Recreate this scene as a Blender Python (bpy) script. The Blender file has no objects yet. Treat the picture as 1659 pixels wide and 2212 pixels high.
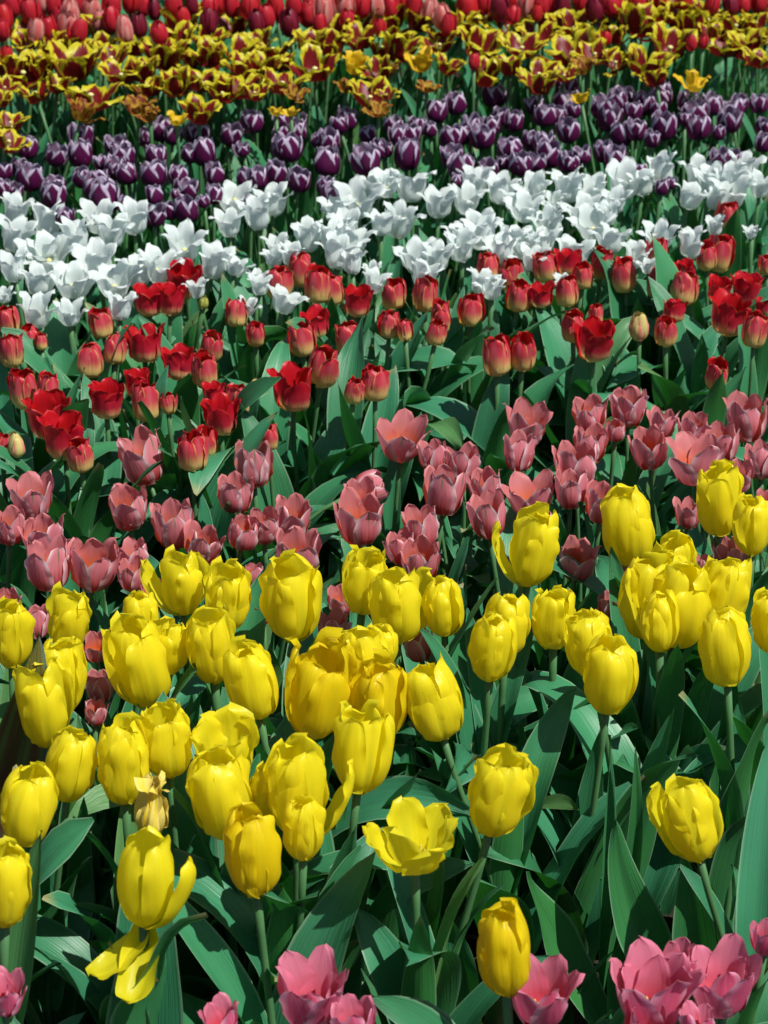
import bpy, math, random
from math import sin, cos, pi, radians
from mathutils import Vector, Matrix

scene = bpy.context.scene
col = scene.collection

# ------------------------------------------------------------------ camera, sky, sun, exposure
cam_data = bpy.data.cameras.new('camera')
cam = bpy.data.objects.new('camera', cam_data)
col.objects.link(cam)
cam.location = (0, 0, 1.86)
cam.rotation_euler = (radians(90 - 27.0), 0, 0)
cam_data.sensor_fit = 'HORIZONTAL'
cam_data.sensor_width = 36
cam_data.lens = 36 * 4840 / 1659
cam_data.clip_start = 0.05
cam_data.clip_end = 2000
cam_data.dof.use_dof = True
cam_data.dof.focus_distance = 2.9
cam_data.dof.aperture_fstop = 15
scene.camera = cam

SUN = Vector((.42,-.30,.85)).normalized()
world = bpy.data.worlds.new('World')
scene.world = world
world.use_nodes = True
wn = world.node_tree
sky = wn.nodes.new('ShaderNodeTexSky')
sky.sky_type = 'NISHITA'
sky.sun_disc = False
sky.sun_elevation = math.asin(SUN.z)
sky.sun_rotation = math.atan2(SUN.x, SUN.y)
bg = wn.nodes['Background']
wn.links.new(sky.outputs[0], bg.inputs[0])
bg.inputs[1].default_value = 0.06

sd = bpy.data.lights.new('sun', 'SUN')
sd.energy = 5.0
sd.angle = radians(0.5)
sd.color = (1.0, 0.97, 0.91)
sun = bpy.data.objects.new('sun', sd)
col.objects.link(sun)
sun.rotation_mode = 'QUATERNION'
sun.rotation_quaternion = SUN.to_track_quat('Z', 'Y')
sun.location = SUN * 20

vs = scene.view_settings
vs.view_transform = 'Standard'
vs.look = 'None'
vs.gamma = 1
vs.exposure = 0.25
vs.use_curve_mapping = False
scene.cycles.max_bounces = 8
scene.cycles.transmission_bounces = 6

# ------------------------------------------------------------------ materials
class G:
    """a small builder for shader node graphs"""
    def __init__(s, name):
        s.m = bpy.data.materials.new(name)
        s.m.use_nodes = True
        s.t = s.m.node_tree
        s.t.nodes.clear()
        s.out = s.t.nodes.new('ShaderNodeOutputMaterial')
    def put(s, sock, v):
        if isinstance(v, bpy.types.NodeSocket): s.t.links.new(v, sock)
        elif v is not None:
            try: sock.default_value = v
            except Exception: sock.default_value = (v, v, v)
    def math(s, op, a, b=None, c=None, clamp=False):
        n = s.t.nodes.new('ShaderNodeMath'); n.operation = op; n.use_clamp = clamp
        for i, v in enumerate((a, b, c)):
            if v is not None: s.put(n.inputs[i], v)
        return n.outputs[0]
    def step(s, x, lo, hi):
        n = s.t.nodes.new('ShaderNodeMapRange'); n.interpolation_type = 'SMOOTHSTEP'
        s.put(n.inputs[0], x); s.put(n.inputs[1], lo); s.put(n.inputs[2], hi)
        n.inputs[3].default_value = 0; n.inputs[4].default_value = 1
        return n.outputs[0]
    def mix(s, f, a, b):
        n = s.t.nodes.new('ShaderNodeMix'); n.data_type = 'RGBA'
        s.put(n.inputs[0], f)
        s.put(n.inputs[6], a if isinstance(a, bpy.types.NodeSocket) else (*a, 1))
        s.put(n.inputs[7], b if isinstance(b, bpy.types.NodeSocket) else (*b, 1))
        return n.outputs[2]
    def uv(s):
        n = s.t.nodes.new('ShaderNodeUVMap'); n.uv_map = 'uv'
        x = s.t.nodes.new('ShaderNodeSeparateXYZ'); s.t.links.new(n.outputs[0], x.inputs[0])
        return x.outputs[0], x.outputs[1]
    def rnd(s):
        return s.t.nodes.new('ShaderNodeObjectInfo').outputs['Random']
    def xyz(s, x, y, z):
        n = s.t.nodes.new('ShaderNodeCombineXYZ')
        for i, v in enumerate((x, y, z)): s.put(n.inputs[i], v)
        return n.outputs[0]
    def noise(s, vec, scale=1, detail=2, rough=.5):
        n = s.t.nodes.new('ShaderNodeTexNoise')
        if vec is not None: s.t.links.new(vec, n.inputs['Vector'])
        n.inputs['Scale'].default_value = scale; n.inputs['Detail'].default_value = detail
        n.inputs['Roughness'].default_value = rough
        return n.outputs[0]
    def back(s):
        return s.t.nodes.new('ShaderNodeNewGeometry').outputs['Backfacing']
    def hsv(s, c, h=.5, sat=1, v=1):
        n = s.t.nodes.new('ShaderNodeHueSaturation')
        s.put(n.inputs['Hue'], h); s.put(n.inputs['Saturation'], sat); s.put(n.inputs['Value'], v)
        s.put(n.inputs['Color'], c)
        return n.outputs[0]
    def bump(s, h, dist, strength=1.0):
        n = s.t.nodes.new('ShaderNodeBump')
        n.inputs['Distance'].default_value = dist; n.inputs['Strength'].default_value = strength
        s.t.links.new(h, n.inputs['Height'])
        return n.outputs[0]
    def finish(s, colour, rough=.5, spec=.5, trans=0.0, tcol=None, normal=None, sheen=0.0):
        p = s.t.nodes.new('ShaderNodeBsdfPrincipled')
        s.put(p.inputs['Base Color'], colour if isinstance(colour, bpy.types.NodeSocket) else (*colour, 1))
        s.put(p.inputs['Roughness'], rough)
        p.inputs['Specular IOR Level'].default_value = spec
        if sheen: p.inputs['Sheen Weight'].default_value = sheen
        if normal is not None: s.t.links.new(normal, p.inputs['Normal'])
        if trans:
            tr = s.t.nodes.new('ShaderNodeBsdfTranslucent')
            s.put(tr.inputs[0], tcol if tcol is not None else colour)
            if normal is not None: s.t.links.new(normal, tr.inputs['Normal'])
            mx = s.t.nodes.new('ShaderNodeMixShader'); mx.inputs[0].default_value = trans
            s.t.links.new(p.outputs[0], mx.inputs[1]); s.t.links.new(tr.outputs[0], mx.inputs[2])
            s.t.links.new(mx.outputs[0], s.out.inputs[0])
        else:
            s.t.links.new(p.outputs[0], s.out.inputs[0])
        return s.m

def petal_mat(name, paint, trans=.35, rough=.45, spec=.3, bumpd=.0002, vary=.08, foldd=.0015):
    g = G(name)
    u, v = g.uv(); r = g.rnd()
    e = g.math('ABSOLUTE', g.math('SUBTRACT', g.math('MULTIPLY', u, 2), 1))       # 0 midrib .. 1 edge
    off = g.math('MULTIPLY', r, 37)
    streak = g.noise(g.xyz(g.math('MULTIPLY', u, 17), g.math('MULTIPLY', v, 1.6), off), 1, 3, .6)
    blotch = g.noise(g.xyz(g.math('MULTIPLY', u, 2.2), g.math('MULTIPLY', v, 2.2), off), 1.5, 3, .6)
    c = paint(g, u, v, e, streak, blotch, r)
    val = g.math('ADD', 1 - vary * .75, g.math('ADD', g.math('MULTIPLY', r, vary * .7), g.math('MULTIPLY', streak, vary * .9)))
    hue = g.math('ADD', .5 - .006, g.math('MULTIPLY', blotch, .012))
    c = g.hsv(c, hue, 1, val)
    fold = g.noise(g.xyz(g.math('MULTIPLY', u, 4.5), g.math('MULTIPLY', v, 1.3), off), 1, 2, .5)
    h = g.math('ADD', g.math('MULTIPLY', streak, bumpd / .004), g.math('MULTIPLY', fold, foldd / .004))
    return g.finish(c, rough, spec, trans, None, g.bump(h, .004))

def p_yellow(g, u, v, e, s, b, r):
    c = g.mix(g.step(v, .0, .22), (.60, .60, .03), (.91, .81, .022))
    c = g.mix(g.math('MULTIPLY', g.step(b, .52, .8), .45), c, (.90, .73, .015))
    rib = g.math('MULTIPLY', g.math('SUBTRACT', 1, g.step(e, .02, .22)), g.math('SUBTRACT', 1, g.step(v, .25, .8)))
    c = g.mix(g.math('MULTIPLY', rib, .45), c, (.50, .56, .03))
    c = g.mix(g.math('MULTIPLY', g.step(s, .55, .8), .35), c, (.90, .80, .10))
    return g.mix(g.math('MULTIPLY', g.step(s, .6, .85), g.step(v, .75, 1.0)), c, (.66, .40, .03))
def p_yellow_gold(g, u, v, e, s, b, r):
    c = g.mix(g.step(v, .0, .22), (.60, .54, .015), (.86, .70, .010))
    c = g.mix(g.math('MULTIPLY', g.step(b, .5, .75), .5), c, (.84, .60, .010))
    return g.mix(g.math('MULTIPLY', g.step(s, .5, .8), g.step(v, .7, 1.0)), c, (.55, .24, .02))
def p_wither(g, u, v, e, s, b, r):
    c = g.mix(g.step(s, .4, .65), (.80, .68, .20), (.80, .60, .03))
    return g.mix(g.math('MULTIPLY', g.step(b, .55, .75), .45), c, (.40, .18, .08))
def p_pink(g, u, v, e, s, b, r):
    out = g.mix(g.step(e, .45, 1.0), (.70, .23, .275), (.80, .52, .56))
    flame = g.math('MULTIPLY', g.math('SUBTRACT', 1, g.step(g.math('ADD', v, g.math('MULTIPLY', g.math('SUBTRACT', s, .5), .6)), .20, .78)), g.math('SUBTRACT', 1, g.step(e, .30, .9)))
    out = g.mix(flame, out, (.44, .045, .045))
    out = g.mix(g.math('SUBTRACT', 1, g.step(v, .08, .26)), out, (.66, .32, .04))
    rib = g.math('MULTIPLY', g.math('SUBTRACT', 1, g.step(e, .03, .16)), g.step(v, .62, .88))
    out = g.mix(g.math('MULTIPLY', rib, g.math('GREATER_THAN', r, .45)), out, (.22, .22, .13))
    edge = g.math('MULTIPLY', g.step(e, .76, .98), g.step(v, .35, .8))
    out = g.mix(edge, out, (.82, .68, .72))
    ins = g.mix(g.step(v, .32, .82), (.70, .14, .025), (.64, .21, .22))
    ins = g.mix(g.math('SUBTRACT', 1, g.step(v, .0, .2)), ins, (.70, .42, .02))
    return g.mix(g.back(), out, ins)
def p_hot_pink(g, u, v, e, s, b, r):
    out = g.mix(g.step(e, .3, 1.0), (.66, .115, .235), (.80, .42, .56))
    out = g.mix(g.math('MULTIPLY', g.step(s, .5, .75), .4), out, (.74, .34, .42))
    ins = g.mix(g.step(v, .2, .8), (.64, .04, .07), (.70, .20, .30))
    return g.mix(g.back(), out, ins)
def p_red_closed(g, u, v, e, s, b, r):
    sv = g.math('ADD', v, g.math('MULTIPLY', g.math('SUBTRACT', s, .5), .22))
    base = g.mix(g.step(sv, .30, .60), (.76, .60, .20), (.58, .06, .085))
    c = g.mix(g.step(sv, .52, .92), base, (.52, .012, .040))
    edge = g.math('MULTIPLY', g.step(e, .80, 1.0), g.step(v, .4, .8))
    c = g.mix(g.math('MULTIPLY', edge, .9), c, (.66, .42, .13))
    c = g.mix(g.math('MULTIPLY', g.math('SUBTRACT', 1, g.step(e, .05, .4)), g.math('MULTIPLY', g.step(sv, .45, .6), .28)), c, (.66, .20, .20))
    ins = g.mix(g.step(v, .15, .35), (.70, .52, .06), (.50, .008, .012))
    return g.mix(g.back(), c, ins)
def p_red_open(g, u, v, e, s, b, r):
    sv = g.math('ADD', v, g.math('MULTIPLY', g.math('SUBTRACT', s, .5), .16))
    base = g.mix(g.step(sv, .28, .54), (.74, .60, .24), (.56, .03, .06))
    c = g.mix(g.step(sv, .44, .8), base, (.50, .006, .024))
    c = g.mix(g.math('MULTIPLY', g.step(e, .93, 1.0), g.step(v, .6, .9)), c, (.55, .25, .06))
    ins = g.mix(g.step(v, .12, .3), (.70, .50, .04), (.54, .008, .016))
    return g.mix(g.back(), c, ins)
def p_red_bud(g, u, v, e, s, b, r):
    sv = g.math('ADD', e, g.math('MULTIPLY', g.math('SUBTRACT', s, .5), .5))
    c = g.mix(g.step(sv, .2, .75), (.62, .56, .20), (.70, .26, .18))
    return g.mix(g.step(v, .6, 1.0), c, (.56, .50, .16))
def p_green_bud(g, u, v, e, s, b, r):
    return g.mix(g.step(e, .3, .9), (.30, .34, .06), (.62, .58, .16))
def p_white(g, u, v, e, s, b, r):
    c = g.mix(g.step(v, .0, .2), (.60, .70, .46), (.75, .82, .80))
    return g.mix(g.math('MULTIPLY', g.step(s, .5, .8), .35), c, (.63, .70, .70))
def p_purple(g, u, v, e, s, b, r):
    f = g.math('MULTIPLY', g.math('SUBTRACT', 1.01, v), 2.05)
    d = g.math('SUBTRACT', g.math('ADD', e, g.math('MULTIPLY', g.math('SUBTRACT', s, .5), .22)), f)
    c = g.mix(g.step(d, -.10, .12), (.090, .004, .055), (.56, .48, .62))
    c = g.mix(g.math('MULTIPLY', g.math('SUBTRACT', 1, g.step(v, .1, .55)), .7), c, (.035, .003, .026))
    return g.mix(g.math('MULTIPLY', g.back(), .45), c, (.40, .30, .42))
def p_flamed(g, u, v, e, s, b, r):
    f = g.math('ADD', g.math('MULTIPLY', g.math('SUBTRACT', .93, v), 1.75), g.math('MULTIPLY', g.math('SUBTRACT', s, .5), 1.1))
    d = g.math('SUBTRACT', e, f)
    yel = g.mix(g.step(s, .3, .7), (.64, .56, .018), (.50, .46, .02))
    c = g.mix(g.step(d, -.07, .07), (.17, .006, .007), yel)
    rib = g.math('MULTIPLY', g.math('SUBTRACT', 1, g.step(e, .07, .17)), g.math('SUBTRACT', 1, g.step(v, .86, .98)))
    c = g.mix(g.math('MULTIPLY', rib, .9), c, (.17, .008, .010))
    return g.mix(g.math('SUBTRACT', 1, g.step(v, .02, .12)), c, (.55, .42, .02))
def p_flamed_dull(g, u, v, e, s, b, r):
    return g.mix(g.step(b, .4, .6), (.40, .24, .02), (.16, .02, .01))
def p_flamed_yellow(g, u, v, e, s, b, r):
    return g.mix(g.math('MULTIPLY', g.step(s, .5, .7), .7), (.74, .50, .015), (.50, .22, .01))
def p_scarlet(g, u, v, e, s, b, r): return g.mix(g.step(s, .4, .8), (.55, .018, .022), (.50, .03, .05))
def p_crimson(g, u, v, e, s, b, r): return g.mix(g.step(s, .4, .8), (.52, .012, .03), (.54, .05, .06))
def p_maroon(g, u, v, e, s, b, r): return g.mix(g.step(s, .4, .8), (.17, .006, .022), (.26, .02, .05))
def p_salmon(g, u, v, e, s, b, r): return g.mix(g.step(e, .2, .9), (.62, .14, .13), (.70, .34, .30))

MAT = {
 'yellow': petal_mat('yellow petal', p_yellow, .55, .38, .35, .00012, .06, .0016),
 'gold': petal_mat('golden petal', p_yellow_gold, .48, .38, .35, .0002, .08, .0024),
 'wither': petal_mat('withered petal', p_wither, .3, .6, .3, .0008, .2),
 'pink': petal_mat('pink petal', p_pink, .38, .5, .3),
 'hot_pink': petal_mat('hot pink petal', p_hot_pink, .38, .45, .35),
 'red': petal_mat('red petal', p_red_closed, .30, .42, .4),
 'red_open': petal_mat('deep red petal', p_red_open, .34, .40, .4),
 'red_bud': petal_mat('pink green bud petal', p_red_bud, .25, .45, .3),
 'green_bud': petal_mat('green bud petal', p_green_bud, .25, .45, .3),
 'white': petal_mat('white petal', p_white, .42, .5, .3, .00015, .05),
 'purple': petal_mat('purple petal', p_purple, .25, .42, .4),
 'flamed': petal_mat('flamed petal', p_flamed, .32, .42, .35),
 'dull': petal_mat('faded flamed petal', p_flamed_dull, .3, .6, .2),
 'yel': petal_mat('plain yellow petal', p_flamed_yellow, .35, .45, .35),
 'scarlet': petal_mat('scarlet petal', p_scarlet, .38, .42, .35),
 'crimson': petal_mat('crimson petal', p_crimson, .38, .42, .35),
 'maroon': petal_mat('maroon petal', p_maroon, .3, .42, .35),
 'salmon': petal_mat('salmon petal', p_salmon, .4, .45, .35),
}

def leaf_mat(name, top, under, tcol, rough=.38, trans=.2):
    g = G(name)
    u, v = g.uv(); r = g.rnd()
    off = g.math('MULTIPLY', r, 53)
    vein = g.noise(g.xyz(g.math('MULTIPLY', u, 38), g.math('MULTIPLY', v, .8), off), 1, 2, .5)
    big = g.noise(g.xyz(g.math('MULTIPLY', u, 1.5), g.math('MULTIPLY', v, 5), off), 1, 3, .55)
    c = g.mix(g.back(), under, top)
    c = g.mix(g.math('MULTIPLY', g.step(big, .45, .75), .45), c, tuple(x * .72 for x in top))
    e = g.math('ABSOLUTE', g.math('SUBTRACT', g.math('MULTIPLY', u, 2), 1))
    c = g.mix(g.math('MULTIPLY', g.step(e, .88, 1), .7), c, (.26, .42, .26))
    c = g.mix(g.math('MULTIPLY', g.math('MULTIPLY', g.step(v, .93, 1), g.math('GREATER_THAN', r, .7)), .8), c, (.34, .30, .13))
    c = g.mix(g.math('MULTIPLY', g.step(g.math('FRACT', g.math('MULTIPLY', r, 17.1)), .90, .97), .5), c, (.15, .26, .05))
    spot = g.noise(g.xyz(g.math('MULTIPLY', u, 7), g.math('MULTIPLY', v, 26), off), 1, 2)
    c = g.mix(g.math('MULTIPLY', g.step(spot, .72, .78), .5), c, (.16, .15, .06))
    val = g.math('ADD', .72, g.math('ADD', g.math('MULTIPLY', r, .34), g.math('MULTIPLY', vein, .26)))
    c = g.hsv(c, g.math('ADD', .488, g.math('MULTIPLY', g.math('FRACT', g.math('MULTIPLY', r, 7.3)), .024)), 1, val)
    return g.finish(c, g.math('ADD', rough, g.math('MULTIPLY', big, .16)), .5, trans, tcol, g.bump(vein, .0012, .8))
LEAF = leaf_mat('tulip leaf', (.042, .220, .098), (.040, .20, .055), (.030, .22, .020, 1), .34, .22)

g = G('tulip stem')
tc = g.t.nodes.new('ShaderNodeTexCoord').outputs['Object']
STEM = g.finish(g.mix(g.noise(tc, 30, 2), (.055, .16, .06), (.09, .22, .08)), .45, .4, .12, (.08, .24, .03, 1))
g = G('pale stigma'); PISTIL = g.finish((.62, .60, .24), .6, .3)
g = G('yellow stamen'); STAMEN = g.finish((.55, .42, .06), .7, .2)
g = G('garden soil')
tc = g.t.nodes.new('ShaderNodeTexCoord').outputs['Object']
n1 = g.noise(tc, 60, 6, .65); n2 = g.noise(tc, 6, 3)
SOIL = g.finish(g.mix(g.step(n2, .35, .7), g.mix(n1, (.010, .008, .006), (.055, .040, .028)), (.030, .022, .016)), .9, .2, 0, None, g.bump(n1, .012))

# ------------------------------------------------------------------ mesh helpers
def mesh_of(name, verts, faces, mat, uvs=None, smooth=True):
    me = bpy.data.meshes.new(name)
    me.from_pydata(verts, [], faces)
    me.materials.append(mat)
    if uvs:
        lay = me.uv_layers.new(name='uv')
        flat = [0.0] * (2 * len(me.loops))
        for i, l in enumerate(me.loops):
            flat[2*i], flat[2*i+1] = uvs[l.vertex_index]
        lay.data.foreach_set('uv', flat)
    me.polygons.foreach_set('use_smooth', [smooth] * len(me.polygons))
    me.update()
    return me

def spline(pts, t):
    """Catmull-Rom through pts, t in 0..1"""
    n = len(pts) - 1
    x = min(max(t, 0), .99999) * n
    i = int(x); f = x - i
    p0 = pts[max(i-1, 0)]; p1 = pts[i]; p2 = pts[i+1]; p3 = pts[min(i+2, n)]
    return tuple(.5*((2*b) + (-a+c)*f + (2*a-5*b+4*c-d)*f*f + (-a+3*b-3*c+d)*f**3) for a, b, c, d in zip(p0, p1, p2, p3))

def grid_faces(nu, nv, flip=False):
    fs = []
    for j in range(nv-1):
        for i in range(nu-1):
            a = j*nu+i
            f = (a, a+1, a+nu+1, a+nu)
            fs.append(f[::-1] if flip else f)
    return fs

# centre line (radius, height) of an outer petal, in head widths; half width, cupping, ruffle, tip
SHAPE = {
 'egg':   dict(p=[(.02,0),(.23,.05),(.40,.27),(.485,.58),(.495,.90),(.46,1.18),(.37,1.40),(.22,1.53)], w=.44, cup=1.0, ruf=.024, dent=.06, tip=.75, nu=17, nv=24, wp=.52),
 'cup':   dict(p=[(.02,0),(.23,.05),(.40,.27),(.48,.58),(.495,.90),(.475,1.16),(.41,1.38),(.31,1.50)], w=.44, cup=1.0, ruf=.030, dent=.06, tip=.7, nu=17, nv=24, wp=.55),
 'bowl':  dict(p=[(.02,0),(.22,.04),(.38,.18),(.46,.40),(.50,.62),(.52,.82),(.52,.98)], w=.40, cup=1.0, ruf=.03, dent=.03, tip=.7, nu=15, nv=20, wp=.58),
 'wither':dict(p=[(.02,0),(.25,.1),(.42,.4),(.44,.75),(.34,1.1),(.22,1.4),(.20,1.62)], w=.32, cup=.8, ruf=.06, dent=.12, tip=.9, nu=17, nv=24, wp=.4),
 'barrel':dict(p=[(.02,0),(.30,.02),(.45,.18),(.49,.46),(.485,.74),(.44,.98),(.39,1.12),(.32,1.22)], w=.40, cup=1.0, ruf=.022, dent=.03, tip=.85, nu=9, nv=14, wp=.5),
 'bell':  dict(p=[(.02,0),(.26,.02),(.42,.17),(.46,.42),(.47,.68),(.49,.88),(.52,1.04)], w=.40, cup=1.0, ruf=.022, dent=.03, tip=.8, nu=11, nv=16, wp=.6),
 'bud':   dict(p=[(.02,0),(.30,.06),(.48,.35),(.49,.70),(.40,1.0),(.24,1.28),(.06,1.42)], w=.44, cup=1.0, ruf=.012, dent=.02, tip=1.0, nu=9, nv=13, wp=.4),
 'lily':  dict(p=[(.02,0),(.20,.03),(.31,.15),(.35,.33),(.37,.52),(.42,.69),(.52,.81),(.64,.83)], w=.29, cup=1.0, ruf=.022, dent=.02, tip=1.1, nu=11, nv=18, wp=.46),
 'goblet':dict(p=[(.02,0),(.28,.02),(.45,.17),(.51,.40),(.51,.62),(.48,.82),(.42,.97)], w=.40, cup=1.0, ruf=.015, dent=.02, tip=.85, nu=9, nv=13, wp=.52),
 'pink':  dict(p=[(.02,0),(.24,.03),(.39,.18),(.46,.40),(.49,.62),(.495,.84),(.485,1.03)], w=.37, cup=.98, ruf=.018, dent=.02, tip=.95, nu=11, nv=16, wp=.55),
 'wide':  dict(p=[(.02,0),(.22,.03),(.36,.15),(.43,.34),(.48,.57),(.53,.80),(.59,1.0)], w=.40, cup=1.0, ruf=.016, dent=.02, tip=.9, nu=13, nv=18, wp=.56),
 'flamed':dict(p=[(.02,0),(.18,.02),(.33,.12),(.41,.29),(.47,.47),(.52,.60),(.61,.70),(.71,.73)], w=.29, cup=1.05, ruf=.028, dent=.015, tip=.8, nu=11, nv=16, wp=.66),
 'spire': dict(p=[(.02,0),(.26,.05),(.44,.30),(.49,.60),(.46,.92),(.36,1.2),(.22,1.38)], w=.40, cup=1.0, ruf=.015, dent=.02, tip=1.0, nu=7, nv=11, wp=.48),
}

def petal_mesh(style, mat, seed, inner=False):
    S = SHAPE[style]; rn = random.Random(seed)
    nu, nv = S['nu'], S['nv']
    k = .90 if inner else 1.0
    hz = 1.03 if inner else 1.0
    wmax = S['w'] * rn.uniform(.92, 1.08)
    wp = S['wp'] * rn.uniform(.94, 1.06)
    ph1, ph2, ph3 = (rn.uniform(0, 6.28) for _ in range(3))
    f1, f2 = rn.uniform(1.6, 2.6), rn.uniform(3, 5)
    curl = rn.gauss(0, .05)                       # tip out (+) or in (-)
    side = rn.gauss(0, .05)
    fold = rn.choice((0, 0, 0, 1, -1)) * rn.uniform(.3, 1)   # one margin rolled out
    verts, uvs = [], []
    for j in range(nv):
        v = j / (nv - 1)
        R, Z = spline(S['p'], v); R *= k; Z *= hz
        if v < wp: s = .22 + .78 * sin(pi/2 * v / wp)
        else:
            t = (v - wp) / (1 - wp)
            s = max(0, 1 - t ** (2.4 if S['tip'] < .8 else 2.0)) ** (.5 if S['tip'] < .8 else .62) * (1 - .12 * S['tip'] * t)
        w = wmax * s
        rag = S['ruf'] * max(0, v - .72) * 2.2
        rho = max(S['cup'] * R, .26)
        R += curl * max(0, v - .55) ** 2 * 3
        # tangent frame of the centre line
        R2, Z2 = spline(S['p'], min(v + .03, 1)); R1, Z1 = spline(S['p'], max(v - .03, 0))
        tr, tz = (R2 - R1) * k, (Z2 - Z1) * hz
        L = math.hypot(tr, tz) or 1
        nr, nz = tz / L, -tr / L                  # outward normal
        for i in range(nu):
            u = -1 + 2 * i / (nu - 1)
            a = u * w / rho
            x, y, z = R - rho * (1 - cos(a)), rho * sin(a), Z
            edge = abs(u) ** 3
            d = S['ruf'] * edge * (.25 + v) * sin(f2 * 6.28 * v * .8 + ph1 + (1.7 if u > 0 else 0)) * 1.4
            d += S['ruf'] * .9 * sin(f1 * 6.28 * v * .6 + ph2 + u * 2.2) * v
            d += S['dent'] * v * (1 - v) * 2.6 * (sin(u * 3.1 + ph3) * .6)
            d -= S['dent'] * .55 * math.exp(-(u / .16) ** 2) * v * (1.15 - v) * 2.2      # midrib groove
            if fold and u * fold > .35: d += S['ruf'] * 5.5 * abs(fold) * (abs(u) - .35) ** 2 * 2.4 * v ** 2
            na = a * .9
            x += d * nr * cos(na); y += d * nr * sin(na) + side * v * v * .4; z += d * nz
            z -= .10 * edge * v * (1 - v) * (1 if S['tip'] > .8 else .5)
            d2 = rag * sin(u * 3.6 + ph1) + rag * .8 * sin(u * 6.3 + ph2) * (1 - .5 * abs(u))
            d2 += S['ruf'] * .8 * max(0, abs(u) - .72) ** 1.3 * v * 3
            x += d2 * nr; z += d2 * .9
            z += S['ruf'] * .8 * edge * sin(f2 * 7 * v + ph3)
            if j == nv - 1: z += .012 * (1 - abs(u))
            verts.append((x, y, z)); uvs.append(((u + 1) / 2, v))
    return mesh_of('petal', verts, grid_faces(nu, nv), mat, uvs)

LIB = {}
def petals(style, matkey, n=7):
    key = (style, matkey)
    if key not in LIB:
        sd = sum(ord(c) for c in style + matkey) * 17
        LIB[key] = ([petal_mesh(style, MAT[matkey], sd + i) for i in range(n)],
                    [petal_mesh(style, MAT[matkey], sd + 100 + i, True) for i in range(n)])
    return LIB[key]

def leaf_geo(seed, ratio, bend, start, fold, wave, twist, nu=7, nv=15, tipbend=0):
    rn = random.Random(seed)
    ph = rn.uniform(0, 6.28); fr = rn.uniform(1.1, 2.2)
    verts, uvs = [], []
    x = z = 0.0
    ds = 1 / (nv - 1)
    for j in range(nv):
        s = j * ds
        th = start + bend * s ** 1.8 + tipbend * max(0, s - .6) ** 2 * 6
        if j: x += sin(th) * ds; z += cos(th) * ds
        w = ratio * .5 * ((s + .06) / .46) ** .62 * ((1 - s) / .60) ** .80 if s < 1 else 0
        w = min(w, ratio * .53)
        fa = fold * (1 - s) ** 1.1 + .10
        tw = twist * s * s
        nx, nz = -cos(th), sin(th)               # upper side, towards the stem when upright
        for i in range(nu):
            u = -1 + 2 * i / (nu - 1)
            yy = u * w * cos(fa * abs(u) * .9)
            hh = abs(u) ** 1.35 * w * sin(fa)
            hh += wave * ratio * u * u * sin(6.28 * fr * s + ph + (2.4 if u > 0 else 0)) * s ** .5
            hh -= .05 * w * math.exp(-(u / .12) ** 2)
            y2 = yy * cos(tw) - hh * sin(tw); h2 = yy * sin(tw) + hh * cos(tw)
            verts.append((x + nx * h2, y2, z + nz * h2)); uvs.append(((u + 1) / 2, s))
    return verts, grid_faces(nu, nv), uvs

LEAVES = {'broad': [], 'long': [], 'arch': [], 'slim': []}
for i in range(16):
    rn = random.Random(900 + i)
    spec = {'broad': (rn.uniform(.165, .23), rn.uniform(.2, .8), rn.uniform(.05, .3), rn.uniform(.5, 1.0), rn.uniform(.05, .16)),
            'long': (rn.uniform(.115, .16), rn.uniform(.05, .5), rn.uniform(.02, .2), rn.uniform(.6, 1.1), rn.uniform(.03, .12)),
            'arch': (rn.uniform(.15, .22), rn.uniform(1.2, 2.1), rn.uniform(.1, .4), rn.uniform(.3, .7), rn.uniform(.08, .22)),
            'slim': (rn.uniform(.07, .11), rn.uniform(.0, .5), rn.uniform(.0, .18), rn.uniform(.5, 1.0), rn.uniform(.02, .08))}
    for kk, (ra, be, stt, fo, wa) in spec.items():
        v, f, uv = leaf_geo(i * 31 + len(kk), ra, be, stt, fo, wa, rn.gauss(0, .45), tipbend=rn.uniform(-.1, .5))
        LEAVES[kk].append(mesh_of('leaf', v, f, LEAF, uv))

def tube(path, radii, sides, mat, name='stem'):
    verts, faces = [], []
    n = len(path)
    for k, p in enumerate(path):
        t = (path[min(k+1, n-1)] - path[max(k-1, 0)]).normalized()
        a = t.cross(Vector((0, 1, .01))).normalized(); b = t.cross(a)
        for i in range(sides):
            an = 2 * pi * i / sides
            verts.append(tuple(p + radii[k] * (cos(an) * a + sin(an) * b)))
    for k in range(n - 1):
        for i in range(sides):
            j = (i + 1) % sides
            faces.append((k*sides+i, k*sides+j, (k+1)*sides+j, (k+1)*sides+i))
    faces.append(tuple((n-1)*sides+i for i in range(sides)))
    return mesh_of(name, verts, faces, mat)

pv = [Vector((0, 0, 0)), Vector((0, 0, .1)), Vector((0, 0, .26)), Vector((0, 0, .30)), Vector((0, 0, .34))]
PISTIL_ME = tube(pv, [.05, .07, .05, .085, .04], 6, PISTIL, 'pistil')
STAMEN_ME = tube([Vector((.05, 0, 0)), Vector((.10, 0, .14)), Vector((.12, 0, .17)), Vector((.15, 0, .30)), Vector((.155, 0, .33))], [.010, .010, .022, .022, .005], 5, STAMEN, 'stamen')

RECEPTACLE = tube([Vector((0, 0, -.03)), Vector((0, 0, 0)), Vector((0, 0, .025)), Vector((0, 0, .04))], [.05, .075, .06, .02], 7, STEM, 'flower')

def add(name, me, parent, mat4):
    o = bpy.data.objects.new(name, me)
    col.objects.link(o)
    o.parent = parent
    o.matrix_local = mat4
    return o

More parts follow.
